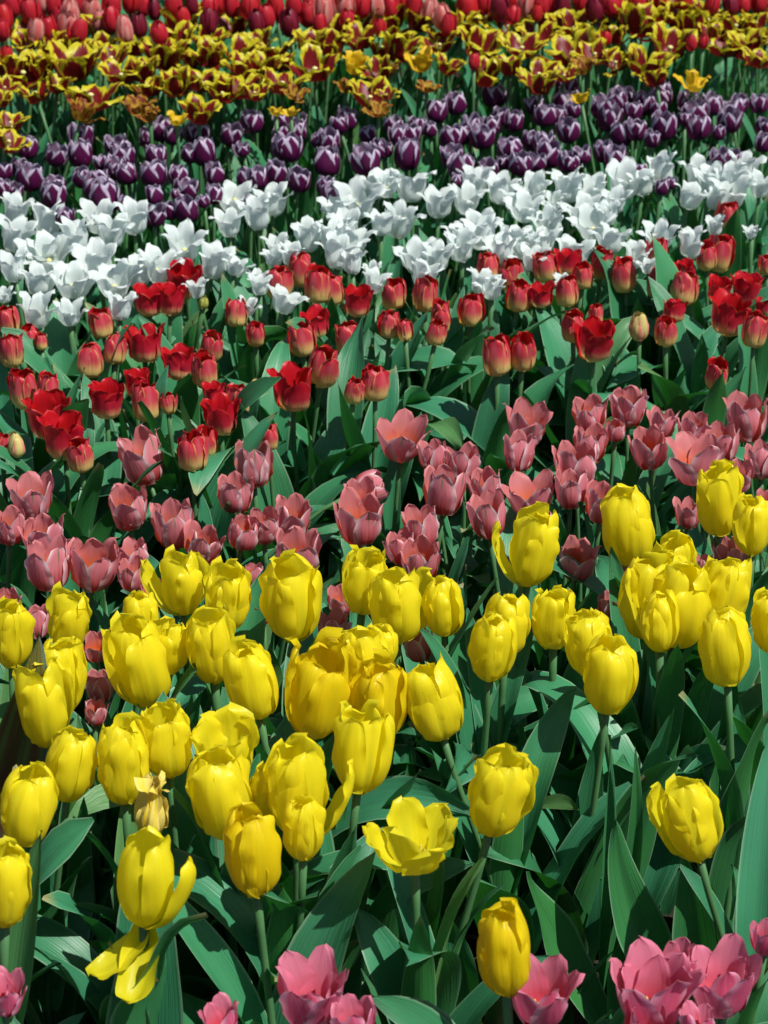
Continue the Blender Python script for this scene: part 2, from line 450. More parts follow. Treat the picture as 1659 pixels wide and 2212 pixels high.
# ------------------------------------------------------------------ ground
def ground():
    xs = [-400, -60, -12, -5, -3]; xs += [-2 + .045 * i for i in range(90)]; xs += [3, 5, 12, 60, 400]
    ys = [-400, -60, -10, -2, .5]; ys += [1.0 + .05 * i for i in range(120)]; ys += [8, 12, 40, 400]
    rn = random.Random(5)
    verts, faces = [], []
    for y in ys:
        for x in xs:
            near = abs(x) < 2.2 and .9 < y < 7.2
            verts.append((x, y, rn.uniform(-.012, .012) + .006 * sin(x * 9) * sin(y * 7) if near else 0))
    nx = len(xs)
    for j in range(len(ys) - 1):
        for i in range(nx - 1):
            faces.append((j*nx+i, j*nx+i+1, (j+1)*nx+i+1, (j+1)*nx+i))
    o = bpy.data.objects.new('ground', mesh_of('ground', verts, faces, SOIL))
    col.objects.link(o)
    o['kind'] = 'structure'; o['label'] = 'dark crumbly soil of the tulip beds'
    return o
ground()

def clods():
    rn = random.Random(8)
    verts, faces = [], []
    for _ in range(900):
        c = Vector((rn.uniform(-1.5, 1.5), rn.uniform(1.4, 5.5), rn.uniform(-.004, .008)))
        r = rn.choice((.006, .009, .012, .02))
        b = len(verts)
        for dx, dy, dz in ((1,0,0),(-1,0,0),(0,1,0),(0,-1,0),(0,0,1),(0,0,-1)):
            q = r * rn.uniform(.6, 1.3)
            verts.append((c.x + dx*q + rn.uniform(-.3,.3)*r, c.y + dy*q + rn.uniform(-.3,.3)*r, c.z + dz*q))
        for t in ((0,2,4),(2,1,4),(1,3,4),(3,0,4),(2,0,5),(1,2,5),(3,1,5),(0,3,5)):
            faces.append(tuple(b+i for i in t))
    o = bpy.data.objects.new('soil_clods', mesh_of('soil_clods', verts, faces, SOIL, None, False))
    col.objects.link(o); o['kind'] = 'stuff'; o['label'] = 'loose crumbs of dark soil between the plants'; o['category'] = 'soil'
clods()

def litter():
    rn = random.Random(21)
    V, F, UV = [], [], []
    for q in range(420):
        y = rn.uniform(1.5, 4.2)
        v, f, uv = leaf_geo(q % 9, rn.uniform(.15, .4), rn.uniform(.5, 2.2), rn.uniform(.7, 1.4), rn.uniform(.2, .8), rn.uniform(.05, .2), rn.gauss(0, .6), 3, 6)
        m = Matrix.Translation((rn.uniform(-.17*y-.1, .17*y+.1), y, .008)) @ Matrix.Rotation(rn.uniform(0, 6.28), 4, 'Z') @ Matrix.Scale(rn.uniform(.02, .06), 4)
        b = len(V)
        V += [tuple(m @ Vector(p)) for p in v]; UV += uv
        F += [tuple(b + q_ for q_ in t) for t in f]
    gg = G('dry litter'); tc_ = gg.t.nodes.new('ShaderNodeTexCoord').outputs['Object']
    mt = gg.finish(gg.mix(gg.noise(tc_, 40, 3), (.10, .065, .03), (.30, .22, .11)), .8, .2, .1)
    o = bpy.data.objects.new('leaf_litter', mesh_of('leaf_litter', V, F, mt, UV))
    col.objects.link(o); o['kind'] = 'stuff'; o['label'] = 'dry tan scraps of dead leaf lying on the soil'; o['category'] = 'leaf litter'
litter()

# ------------------------------------------------------------------ the tulips
# kind style x y head_height head_width lean_x lean_y | label       (metres, degrees)
DATA = '''h cup 0.309 1.743 0.404 0.0389 0 9|red pink tulip squeezed below the wide pair at bottom right
h cup -0.030 1.754 0.395 0.0437 -4 0|small red and pink tulip tucked under the large pink one at bottom
h cup -0.163 1.758 0.394 0.0392 -9 1|red tulip tip poking up at the bottom edge, left of centre
h cup 0.264 1.762 0.386 0.0486 4 -4|pink tulip lowest in the bottom right cluster
y egg 0.121 1.790 0.451 0.0572 -4 -1|lone puckered golden tulip at the bottom above the pink ones
h wide 0.273 1.799 0.394 0.0750 3 -5|wide pink tulip at left of the bottom right cluster
h wide -0.387 1.800 0.393 0.0446 -5 1|pink tulip cut by the left edge at the very bottom
h wide 0.157 1.800 0.393 0.0657 -3 -0|pink tulip at bottom partly behind the lone puckered golden one
h wide -0.074 1.806 0.387 0.0706 -4 5|large pink tulip at bottom, below the two long curved stems
h wide 0.345 1.820 0.392 0.0686 -4 2|wide pink tulip with its pale stigma showing, right of the bottom cluster
h cup 0.302 1.848 0.394 0.0430 1 -3|red pointed tulip behind the pair of wide pink ones at bottom right
y cup -0.392 1.888 0.457 0.0537 5 2|yellow tulip cut by the left edge near the bottom
h cup 0.401 1.891 0.393 0.0340 3 -1|red tulip cut by the right edge above the pink cluster
y drop -0.248 1.891 0.464 0.0623 3 -2|yellow tulip shedding its outer petals, some hanging below it, lower left
y egg -0.139 1.957 0.453 0.0620 -3 -0|crinkled golden yellow tulip low in front of the wedged one
y wide 0.033 1.969 0.466 0.0681 -1 3|gaping yellow tulip with petals fallen open, lower centre
y egg -0.086 1.997 0.457 0.0469 2 -3|yellow tulip hidden behind the one with the flared right petal
y rag 0.333 2.011 0.460 0.0642 -14 -1|lone yellow tulip leaning left with a folded petal, lower right
y wither -0.253 2.029 0.462 0.0424 7 -0|withered pale yellow tulip above the one shedding petals
y egg -0.389 2.048 0.455 0.0621 12 6|yellow tulip leaning right with a pinched tip at the lower left edge
y flare -0.095 2.052 0.467 0.0681 1 -1|yellow tulip with a flared right petal on a long curved stem, lower centre
y cup -0.180 2.063 0.458 0.0706 -7 -1|largest yellow tulip with a bulging right petal, lower left of centre
y cup 0.127 2.068 0.459 0.0707 10 -0|tall open yellow tulip leaning right, alone at lower centre right
y cup -0.131 2.070 0.451 0.0411 5 0|yellow tulip wedged between the two large ones, lower left of centre
y cup -0.293 2.118 0.460 0.0615 -0 2|long yellow tulip above the withered one, lower left
y egg -0.354 2.119 0.459 0.0563 8 -1|shaded yellow tulip low behind the large left one
y cup -0.026 2.143 0.460 0.0621 5 4|yellow tulip with a tall leaf blade at its right, below the ruffled one
y bowl -0.183 2.153 0.458 0.0697 -2 -2|wide open yellow tulip behind a large one, lower left of centre
y cup -0.248 2.155 0.468 0.0580 -2 -1|yellow tulip right behind the long one at lower left
y cup -0.400 2.241 0.461 0.0674 -3 -1|large pale-topped yellow tulip beside the dark plate at the left edge
y cup -0.005 2.266 0.455 0.0681 3 -4|bright split yellow tulip right of the big ruffled golden one
y egg 0.058 2.272 0.451 0.0661 -14 2|dull yellow tulip leaning left on a slanting stem, centre
y egg -0.156 2.283 0.472 0.0633 -8 2|yellow tulip leaning left, left of the big ruffled one
y cup -0.078 2.286 0.454 0.0763 9 2|big ruffled golden yellow tulip in the middle of the yellow bed
y cup -0.386 2.310 0.462 0.0629 3 5|tall yellow tulip behind the larger one at the left
y egg 0.274 2.323 0.456 0.0671 3 -2|bright smooth yellow tulip on a long bare stem, right of centre
p cup -0.355 2.341 0.390 0.0319 3 0|cupped pink tulip, leftmost in the front row of the pink bed
y cup -0.026 2.346 0.456 0.0609 -7 1|sunlit open yellow tulip behind the bright split one at centre
y cup -0.299 2.357 0.449 0.0725 -11 -0|round smooth yellow tulip with a split front petal, left of centre
y cup -0.211 2.360 0.466 0.0554 -3 -1|slender yellow tulip with one petal folded across, left of centre
y cup 0.251 2.373 0.470 0.0596 -11 3|open yellow tulip behind the bright one with a long bare stem
y rag -0.260 2.381 0.459 0.0456 10 1|crumpled yellow tulip squeezed between two smooth ones, left of centre
y egg 0.133 2.382 0.458 0.0581 2 -4|egg-shaped yellow tulip overlapping the half hidden one behind its right side
y cup -0.459 2.388 0.469 0.0524 3 -1|open yellow tulip cut by the left edge behind the dark plate
y egg 0.422 2.389 0.454 0.0640 -6 6|long closed yellow tulip with a leaf blade before its base, near right edge
y egg -0.004 2.390 0.457 0.0429 3 -1|shaded yellow tulip low behind the parted one in the back row
p cup -0.358 2.410 0.384 0.0384 -8 5|cupped pink tulip, third from left in the front row of the pink bed
y rag -0.396 2.432 0.462 0.0492 12 -7|ragged pointed yellow tulip above two large ones at the left
y egg 0.485 2.434 0.466 0.0567 -6 -3|yellow tulip cut in half by the right edge of the frame
y egg 0.345 2.435 0.464 0.0510 -3 -0|yellow tulip peeping out below the fat overlapping pair
y egg -0.307 2.455 0.459 0.0455 4 -1|small yellow tulip behind the round smooth one, left
y egg 0.157 2.459 0.450 0.0585 3 -1|closed yellow tulip half hidden behind a front egg-shaped one, right of centre
y cup 0.216 2.477 0.446 0.0553 -1 -2|smooth upright yellow tulip between two pairs, right of centre
y flare 0.375 2.477 0.465 0.0751 5 -1|broad yellow tulip at right of the fat overlapping pair, one petal curling out
y flare 0.016 2.482 0.464 0.0694 -1 -1|yellow tulip with outer petals parted, centre of the back row
y cup -0.118 2.487 0.471 0.0776 -3 -0|tallest large yellow tulip in the back row, above the big ruffled one at centre
y egg 0.075 2.488 0.457 0.0531 -4 -5|narrow closed yellow tulip right of the parted one in the back row
y cup -0.199 2.497 0.466 0.0602 3 -1|open-topped yellow tulip right of the one with a wide-swung petal
y cup 0.435 2.505 0.463 0.0663 7 3|yellow tulip behind a closed one near the right edge
p cup 0.045 2.508 0.388 0.0420 -11 5|cupped pink tulip, seventh from left in the front row of the pink bed
p cup -0.375 2.525 0.374 0.0362 2 -7|cupped pink tulip, second from left in the front row of the pink bed
y cup 0.344 2.525 0.451 0.0824 0 -7|broad yellow tulip at left of the fat overlapping pair at the right
y cup -0.024 2.539 0.464 0.0568 6 -0|yellow tulip in front of a pink tulip, half behind the flared central one
y flare -0.261 2.541 0.461 0.0569 1 -3|yellow tulip with its left petal swung wide, upper left of the yellow bed
p cup -0.066 2.564 0.376 0.0440 -2 5|cupped pink tulip, fifth from left in the front row of the pink bed
p cup -0.461 2.584 0.379 0.0430 -1 6|cupped pink tulip, second from left in the second row of the pink bed
p cup -0.161 2.588 0.390 0.0283 -2 7|cupped pink tulip, fourth from left in the front row of the pink bed
p cup -0.505 2.609 0.393 0.0383 8 -5|cupped pink tulip, leftmost in the second row of the pink bed
y cup 0.384 2.615 0.448 0.0565 1 -7|yellow tulip mostly hidden behind the fat pair at the right
p cup -0.059 2.621 0.389 0.0372 -4 1|cupped pink tulip, sixth from left in the front row of the pink bed
p cup 0.304 2.627 0.379 0.0373 1 2|cupped pink tulip, fifth from right in the front row of the pink bed
y flare 0.198 2.635 0.460 0.0653 7 2|yellow tulip with drooping left petal standing among pink tulips, right of centre
p cup -0.313 2.655 0.381 0.0376 -6 -10|cupped pink tulip, fourth from left in the second row of the pink bed
p cup -0.346 2.699 0.386 0.0419 2 4|cupped pink tulip, third from left in the second row of the pink bed
p cup -0.179 2.706 0.385 0.0318 -2 2|cupped pink tulip, fifth from left in the second row of the pink bed
y egg 0.503 2.712 0.454 0.0518 -2 -2|narrow puckered yellow tulip at the right edge beside the topmost one
y egg 0.333 2.716 0.455 0.0758 -8 -1|fat yellow tulip leaning left among pink tulips, upper right
p cup 0.441 2.718 0.390 0.0294 -5 8|cupped pink tulip, third from right in the front row of the pink bed
p cup -0.462 2.726 0.386 0.0672 -2 6|cupped pink tulip, leftmost in the third row of the pink bed
p cup 0.331 2.731 0.383 0.0334 0 1|cupped pink tulip, fourth from right in the front row of the pink bed
p cup -0.401 2.737 0.380 0.0707 11 -5|cupped pink tulip, second from left in the third row of the pink bed
p cup 0.491 2.740 0.396 0.0385 14 -7|cupped pink tulip, rightmost in the front row of the pink bed
p cup -0.349 2.749 0.391 0.0483 -5 8|cupped pink tulip, third from left in the third row of the pink bed
p cup -0.122 2.756 0.384 0.0678 7 -5|cupped pink tulip, sixth from left in the second row of the pink bed
p cup 0.049 2.758 0.376 0.0615 0 -7|cupped pink tulip, fifth from right in the second row of the pink bed
p cup 0.271 2.763 0.375 0.0570 6 -3|cupped pink tulip, third from right in the second row of the pink bed
p cup 0.477 2.773 0.386 0.0337 -11 2|cupped pink tulip, second from right in the front row of the pink bed
y cup 0.465 2.780 0.459 0.0656 -4 -2|topmost yellow tulip, with a gaping top, near the right edge
p cup -0.254 2.789 0.385 0.0521 12 -9|cupped pink tulip, fourth from left in the third row of the pink bed
p cup 0.023 2.797 0.377 0.0458 -5 2|cupped pink tulip, seventh from left in the second row of the pink bed
p cup -0.483 2.812 0.387 0.0643 -4 -2|cupped pink tulip, leftmost in the fourth row of the pink bed
p bud -0.198 2.813 0.394 0.0491 10 -4|half closed pink tulip, third from left in the fourth row of the pink bed
p cup -0.299 2.831 0.392 0.0626 -4 -3|cupped pink tulip, second from left in the fourth row of the pink bed
p cup 0.053 2.836 0.386 0.0561 -6 2|cupped pink tulip, sixth from left in the third row of the pink bed
p cup -0.172 2.845 0.385 0.0496 -1 -7|cupped pink tulip, fourth from left in the fourth row of the pink bed
p cup -0.536 2.848 0.384 0.0517 5 0|cupped pink tulip, leftmost in the fifth row of the pink bed
p cup -0.034 2.861 0.388 0.0718 0 -0|cupped pink tulip, fifth from left in the third row of the pink bed
p cup 0.221 2.869 0.371 0.0568 -3 7|cupped pink tulip, fourth from right in the second row of the pink bed
p cup 0.151 2.871 0.387 0.0600 -6 5|cupped pink tulip, seventh from left in the third row of the pink bed
p cup 0.439 2.877 0.389 0.0401 3 6|cupped pink tulip, second from right in the second row of the pink bed
p cup -0.132 2.881 0.376 0.0569 5 1|cupped pink tulip, fifth from left in the fourth row of the pink bed
p cup -0.035 2.920 0.388 0.0541 1 1|cupped pink tulip, sixth from left in the fourth row of the pink bed
p cup 0.319 2.925 0.383 0.0582 4 -4|cupped pink tulip, third from right in the third row of the pink bed
p wide -0.514 2.926 0.389 0.0643 -2 -0|wide open pink tulip, leftmost in the back row of the pink bed
p cup -0.375 2.926 0.374 0.0658 -4 -5|cupped pink tulip, second from left in the fifth row of the pink bed
p cup 0.559 2.944 0.376 0.0354 3 2|cupped pink tulip, rightmost in the second row of the pink bed
p cup 0.089 2.946 0.390 0.0667 5 4|cupped pink tulip, seventh from left in the fourth row of the pink bed
p cup 0.275 2.957 0.389 0.0546 0 7|cupped pink tulip, fourth from right in the third row of the pink bed
p wide 0.217 2.970 0.375 0.0686 -4 0|wide open pink tulip, fifth from right in the third row of the pink bed
p cup -0.221 2.970 0.374 0.0549 -2 4|cupped pink tulip, third from left in the fifth row of the pink bed
p cup 0.150 2.974 0.384 0.0549 -6 3|cupped pink tulip, fifth from right in the fourth row of the pink bed
p wilt -0.020 2.976 0.387 0.0515 12 -2|wilted drooping dark pink tulip, fourth from left in the fifth row of the pink bed
p cup 0.524 2.991 0.391 0.0482 6 -3|cupped pink tulip, second from right in the third row of the pink bed
r cup -0.286 3.016 0.426 0.0466 1 -1|closed cream-based red tulip, fifth from left in the front row of the red bed
r cup -0.456 3.032 0.412 0.0434 -2 -7|closed cream-based red tulip, fourth from left in the front row of the red bed
p cup -0.197 3.043 0.386 0.0663 -2 3|cupped pink tulip, third from left in the back row of the pink bed
r bud -0.554 3.052 0.420 0.0279 -1 3|pink and green tulip bud, second from left in the front row of the red bed
p cup 0.291 3.052 0.384 0.0700 -3 -0|cupped pink tulip, fourth from right in the fourth row of the pink bed
p cup 0.571 3.053 0.388 0.0504 -2 7|cupped pink tulip, rightmost in the third row of the pink bed
p cup 0.074 3.065 0.390 0.0449 -5 6|cupped pink tulip, fifth from left in the fifth row of the pink bed
p wide 0.475 3.066 0.389 0.0787 -4 4|wide open pink tulip, second from right in the fourth row of the pink bed
p cup 0.205 3.067 0.396 0.0548 2 7|cupped pink tulip, seventh from left in the fifth row of the pink bed
p cup 0.120 3.069 0.380 0.0563 -3 2|cupped pink tulip, sixth from left in the fifth row of the pink bed
r cup -0.269 3.070 0.415 0.0333 -0 0|closed cream-based red tulip, sixth from left in the front row of the red bed
r cup -0.579 3.078 0.408 0.0246 4 -1|closed cream-based red tulip, leftmost in the front row of the red bed
r bell -0.484 3.080 0.419 0.0632 1 3|open deep red tulip, third from left in the front row of the red bed
p cup -0.368 3.092 0.373 0.0744 -13 5|cupped pink tulip, second from left in the back row of the pink bed
r cup -0.176 3.093 0.414 0.0317 -2 4|closed cream-based red tulip, fifth from right in the front row of the red bed
p cup 0.407 3.104 0.385 0.0610 -6 -3|cupped pink tulip, third from right in the fourth row of the pink bed
p wide 0.027 3.128 0.391 0.0699 4 -2|wide open pink tulip, fourth from left in the back row of the pink bed
p cup 0.523 3.132 0.381 0.0558 -9 -3|cupped pink tulip, rightmost in the fourth row of the pink bed
r bell -0.251 3.140 0.424 0.0499 0 -5|open deep red tulip, seventh from left in the front row of the red bed
p cup 0.321 3.151 0.371 0.0576 5 2|cupped pink tulip, fifth from right in the fifth row of the pink bed
r bell -0.518 3.160 0.417 0.0645 2 -5|open deep red tulip, leftmost in the second row of the red bed
p cup 0.485 3.174 0.384 0.0542 -0 -3|cupped pink tulip, second from right in the fifth row of the pink bed
p bud 0.362 3.178 0.383 0.0347 1 -6|half closed pink tulip, fourth from right in the fifth row of the pink bed
p wide 0.223 3.180 0.386 0.0666 3 -2|wide open pink tulip, third from right in the back row of the pink bed
p cup 0.435 3.183 0.391 0.0434 4 5|cupped pink tulip, third from right in the fifth row of the pink bed
r bell -0.435 3.209 0.422 0.0526 1 1|open deep red tulip, third from left in the third row of the red bed
p cup 0.325 3.215 0.393 0.0569 -5 -8|cupped pink tulip, second from right in the back row of the pink bed
r cup -0.340 3.221 0.411 0.0255 -2 -1|closed cream-based red tulip, third from left in the second row of the red bed
r cup -0.229 3.222 0.419 0.0401 2 6|closed cream-based red tulip, sixth from right in the front row of the red bed
p cup 0.572 3.224 0.379 0.0696 -9 1|cupped pink tulip, rightmost in the fifth row of the pink bed
r cup -0.375 3.224 0.411 0.0474 3 3|closed cream-based red tulip, second from left in the second row of the red bed
r bell -0.268 3.233 0.420 0.0329 -4 -0|open deep red tulip, fourth from left in the second row of the red bed
r cup -0.530 3.242 0.429 0.0347 2 2|closed cream-based red tulip, second from left in the third row of the red bed
p cup 0.387 3.242 0.393 0.0602 -2 0|cupped pink tulip, rightmost in the back row of the pink bed
r bell -0.143 3.260 0.417 0.0607 2 -1|open deep red tulip, sixth from left in the second row of the red bed
r cup -0.047 3.260 0.415 0.0331 6 -4|closed cream-based red tulip, fourth from right in the front row of the red bed
r cup -0.574 3.272 0.410 0.0462 -2 -5|closed cream-based red tulip, leftmost in the third row of the red bed
r cup -0.014 3.276 0.423 0.0472 0 1|closed cream-based red tulip, third from right in the front row of the red bed
r bud -0.205 3.278 0.416 0.0192 -3 -4|pink and green tulip bud, fifth from left in the second row of the red bed
r bell -0.397 3.299 0.410 0.0409 1 2|open deep red tulip, fourth from left in the third row of the red bed
r cup 0.536 3.313 0.419 0.0373 1 -4|closed cream-based red tulip, second from right in the front row of the red bed
r cup -0.288 3.313 0.429 0.0428 -1 -2|closed cream-based red tulip, fifth from left in the third row of the red bed
r cup -0.099 3.334 0.425 0.0486 8 -1|closed cream-based red tulip, sixth from left in the third row of the red bed
r cup 0.185 3.374 0.425 0.0491 -1 0|closed cream-based red tulip, seventh from left in the second row of the red bed
r bell -0.335 3.382 0.411 0.0512 -1 7|open deep red tulip, leftmost in the fourth row of the red bed
r cup -0.481 3.384 0.416 0.0474 1 3|closed cream-based red tulip, leftmost in the fifth row of the red bed
r cup 0.228 3.388 0.425 0.0447 2 -5|closed cream-based red tulip, sixth from right in the second row of the red bed
r cup -0.613 3.407 0.421 0.0419 3 -3|closed cream-based red tulip, leftmost in the sixth row of the red bed
r cup -0.442 3.411 0.424 0.0400 6 5|closed cream-based red tulip, second from left in the fifth row of the red bed
r cup -0.286 3.440 0.417 0.0384 6 -4|closed cream-based red tulip, second from left in the fourth row of the red bed
r cup -0.569 3.450 0.421 0.0231 1 6|closed cream-based red tulip, third from left in the sixth row of the red bed
r bell -0.400 3.463 0.410 0.0541 -0 8|open deep red tulip, third from left in the fifth row of the red bed
r bell 0.352 3.465 0.415 0.0588 1 -4|open deep red tulip, fifth from right in the second row of the red bed
r cup -0.137 3.466 0.419 0.0464 -4 0|closed cream-based red tulip, third from left in the fourth row of the red bed
r cup -0.060 3.473 0.418 0.0445 -3 -4|closed cream-based red tulip, fourth from left in the fourth row of the red bed
r cup -0.592 3.473 0.418 0.0368 -10 -3|closed cream-based red tulip, second from left in the sixth row of the red bed
r cup 0.089 3.486 0.423 0.0357 10 2|closed cream-based red tulip, sixth from right in the third row of the red bed
r cup 0.622 3.489 0.424 0.0447 0 0|closed cream-based red tulip, rightmost in the front row of the red bed
r cup -0.215 3.489 0.418 0.0330 1 -7|closed cream-based red tulip, fourth from left in the fifth row of the red bed
r cup 0.473 3.497 0.419 0.0389 -4 -3|closed cream-based red tulip, third from right in the second row of the red bed
r cup 0.035 3.498 0.420 0.0273 -4 1|closed cream-based red tulip, seventh from left in the third row of the red bed
r bud 0.430 3.502 0.425 0.0331 -2 -2|pink and green tulip bud, fourth from right in the second row of the red bed
r cup 0.319 3.513 0.421 0.0410 -3 -3|closed cream-based red tulip, fifth from right in the third row of the red bed
r cup 0.010 3.516 0.423 0.0352 4 1|closed cream-based red tulip, fifth from left in the fourth row of the red bed
r cup -0.637 3.533 0.423 0.0373 -5 -6|closed cream-based red tulip, leftmost in the back row of the red bed
r bell -0.116 3.535 0.418 0.0452 -6 -2|open deep red tulip, fifth from left in the fifth row of the red bed
w cup -0.535 3.548 0.430 0.0433 -2 1|white tulip with flared tips, second from left in the front row of the white bed
w wide -0.590 3.550 0.431 0.0571 5 5|white tulip showing yellow stamens, leftmost in the front row of the white bed
r cup -0.484 3.552 0.413 0.0415 -9 2|closed cream-based red tulip, fourth from left in the sixth row of the red bed
r cup 0.097 3.563 0.419 0.0395 -1 -3|closed cream-based red tulip, sixth from left in the fourth row of the red bed
r cup 0.362 3.568 0.421 0.0277 1 -0|closed cream-based red tulip, fourth from right in the third row of the red bed
r cup -0.253 3.572 0.422 0.0376 -1 4|closed cream-based red tulip, fifth from left in the sixth row of the red bed
r bell 0.591 3.572 0.418 0.0614 4 0|open deep red tulip, second from right in the second row of the red bed
w cup -0.451 3.577 0.431 0.0515 4 9|white tulip with flared tips, third from left in the front row of the white bed
w cup -0.234 3.583 0.429 0.0337 12 -4|white tulip with flared tips, fifth from left in the front row of the white bed
r cup 0.150 3.592 0.421 0.0458 2 -2|closed cream-based red tulip, seventh from left in the fourth row of the red bed
r bell -0.045 3.604 0.429 0.0447 6 5|open deep red tulip, sixth from left in the fifth row of the red bed
r bell 0.502 3.608 0.414 0.0400 4 8|open deep red tulip, third from right in the third row of the red bed
w bud -0.311 3.611 0.426 0.0168 12 -12|small greenish white tulip bud, fourth from left in the front row of the white bed
w cup -0.172 3.627 0.424 0.0522 13 -0|white tulip with flared tips, sixth from left in the front row of the white bed
r bell -0.407 3.643 0.418 0.0504 4 -0|open deep red tulip, second from left in the back row of the red bed
r bell -0.370 3.643 0.417 0.0463 6 4|open deep red tulip, third from left in the back row of the red bed
r bell 0.662 3.645 0.406 0.0283 -0 -0|open deep red tulip, rightmost in the second row of the red bed
w cup -0.661 3.649 0.424 0.0282 -5 -7|white tulip with flared tips, leftmost in the second row of the white bed
r cup 0.073 3.653 0.422 0.0452 2 0|closed cream-based red tulip, seventh from left in the fifth row of the red bed
w cup 0.188 3.660 0.432 0.0404 1 2|white tulip with flared tips, fourth from right in the front row of the white bed
r bell 0.273 3.664 0.420 0.0405 -4 3|open deep red tulip, fifth from right in the fourth row of the red bed
w cup -0.218 3.666 0.437 0.0384 -2 1|white tulip with flared tips, fourth from left in the second row of the white bed
r cup 0.018 3.667 0.421 0.0425 2 -2|closed cream-based red tulip, sixth from right in the sixth row of the red bed
r cup 0.238 3.674 0.414 0.0455 6 -3|closed cream-based red tulip, sixth from right in the fourth row of the red bed
r bell 0.588 3.676 0.424 0.0426 4 -2|open deep red tulip, second from right in the third row of the red bed
r cup 0.321 3.677 0.419 0.0406 -2 3|closed cream-based red tulip, fourth from right in the fourth row of the red bed
r cup -0.115 3.683 0.428 0.0467 4 -1|closed cream-based red tulip, sixth from left in the sixth row of the red bed
w cup -0.329 3.688 0.419 0.0346 -9 -6|white tulip with flared tips, second from left in the second row of the white bed
w cup 0.069 3.691 0.435 0.0610 -1 3|white tulip with flared tips, sixth from right in the front row of the white bed
w wide 0.173 3.693 0.430 0.0488 17 4|white tulip showing yellow stamens, fifth from right in the front row of the white bed
r cup -0.091 3.694 0.417 0.0428 -1 -1|closed cream-based red tulip, seventh from left in the sixth row of the red bed
r cup 0.530 3.699 0.421 0.0522 2 1|closed cream-based red tulip, second from right in the fourth row of the red bed
r bell 0.642 3.704 0.413 0.0511 -5 3|open deep red tulip, rightmost in the third row of the red bed
w cup -0.018 3.709 0.426 0.0429 14 1|white tulip with flared tips, seventh from left in the front row of the white bed
w cup -0.224 3.712 0.433 0.0347 2 11|white tulip with flared tips, third from left in the second row of the white bed
w wide -0.611 3.712 0.427 0.0572 1 4|white tulip showing yellow stamens, leftmost in the third row of the white bed
w cup 0.316 3.719 0.420 0.0307 -2 4|white tulip with flared tips, third from right in the front row of the white bed
w cup -0.479 3.722 0.423 0.0676 -2 -0|white tulip with flared tips, third from left in the third row of the white bed
w cup -0.553 3.723 0.423 0.0656 2 -4|white tulip with flared tips, second from left in the third row of the white bed
r bell -0.357 3.729 0.419 0.0575 4 -5|open deep red tulip, fourth from left in the back row of the red bed
r cup -0.185 3.731 0.416 0.0473 4 0|closed cream-based red tulip, third from right in the back row of the red bed
r cup 0.225 3.747 0.427 0.0462 1 -3|closed cream-based red tulip, fourth from right in the sixth row of the red bed
r cup 0.487 3.747 0.407 0.0392 3 -3|closed cream-based red tulip, third from right in the fourth row of the red bed
w cup -0.055 3.748 0.446 0.0453 1 8|white tulip with flared tips, fifth from left in the second row of the white bed
w cup -0.020 3.749 0.424 0.0351 -6 1|white tulip with flared tips, sixth from left in the second row of the white bed
w cup -0.404 3.756 0.437 0.0619 3 -1|white tulip with flared tips, third from left in the fourth row of the white bed
r cup 0.431 3.762 0.417 0.0455 -4 7|closed cream-based red tulip, fourth from right in the fifth row of the red bed
w cup -0.442 3.763 0.428 0.0620 -4 6|white tulip with flared tips, second from left in the fourth row of the white bed
w cup -0.264 3.767 0.434 0.0393 12 6|white tulip with flared tips, fifth from left in the third row of the white bed
w cup 0.472 3.768 0.432 0.0290 -5 1|white tulip with flared tips, rightmost in the front row of the white bed
r cup 0.358 3.780 0.412 0.0395 4 1|closed cream-based red tulip, sixth from right in the fifth row of the red bed
r bell 0.540 3.781 0.420 0.0353 -5 1|open deep red tulip, third from right in the fifth row of the red bed
r cup 0.188 3.796 0.419 0.0417 2 5|closed cream-based red tulip, fifth from right in the sixth row of the red bed
w cup -0.304 3.797 0.427 0.0646 15 2|white tulip with flared tips, fourth from left in the third row of the white bed
r cup -0.150 3.799 0.414 0.0438 2 1|closed cream-based red tulip, second from right in the back row of the red bed
w cup -0.516 3.800 0.435 0.0687 -3 -4|white tulip with flared tips, second from left in the fifth row of the white bed
w cup -0.667 3.800 0.418 0.0543 -5 7|white tulip with flared tips, leftmost in the fourth row of the white bed
w cup 0.098 3.806 0.435 0.0501 2 -6|white tulip with flared tips, seventh from left in the second row of the white bed
r bell 0.335 3.817 0.423 0.0440 -1 1|open deep red tulip, second from right in the sixth row of the red bed
r cup 0.394 3.817 0.420 0.0419 2 -9|closed cream-based red tulip, fifth from right in the fifth row of the red bed
r cup 0.291 3.819 0.415 0.0470 -9 -4|closed cream-based red tulip, third from right in the sixth row of the red bed
r cup 0.694 3.820 0.417 0.0294 -3 1|closed cream-based red tulip, rightmost in the fourth row of the red bed
w cup 0.269 3.828 0.423 0.0462 0 -1|white tulip with flared tips, fifth from right in the second row of the white bed
w cup -0.169 3.828 0.431 0.0419 2 1|white tulip with flared tips, sixth from left in the fourth row of the white bed
w cup 0.063 3.836 0.424 0.0652 -2 -4|white tulip with flared tips, seventh from left in the third row of the white bed
w cup -0.201 3.836 0.424 0.0378 -4 -1|white tulip with flared tips, fourth from left in the fourth row of the white bed
w wide 0.214 3.839 0.437 0.0546 -12 -1|white tulip showing yellow stamens, sixth from right in the second row of the white bed
w cup -0.086 3.839 0.429 0.0631 -0 2|white tulip with flared tips, sixth from left in the third row of the white bed
w cup 0.461 3.857 0.421 0.0507 -2 -3|white tulip with flared tips, second from right in the front row of the white bed
w cup -0.612 3.857 0.420 0.0782 4 -7|white tulip with flared tips, leftmost in the fifth row of the white bed
r cup 0.590 3.863 0.416 0.0402 -4 -4|closed cream-based red tulip, second from right in the fifth row of the red bed
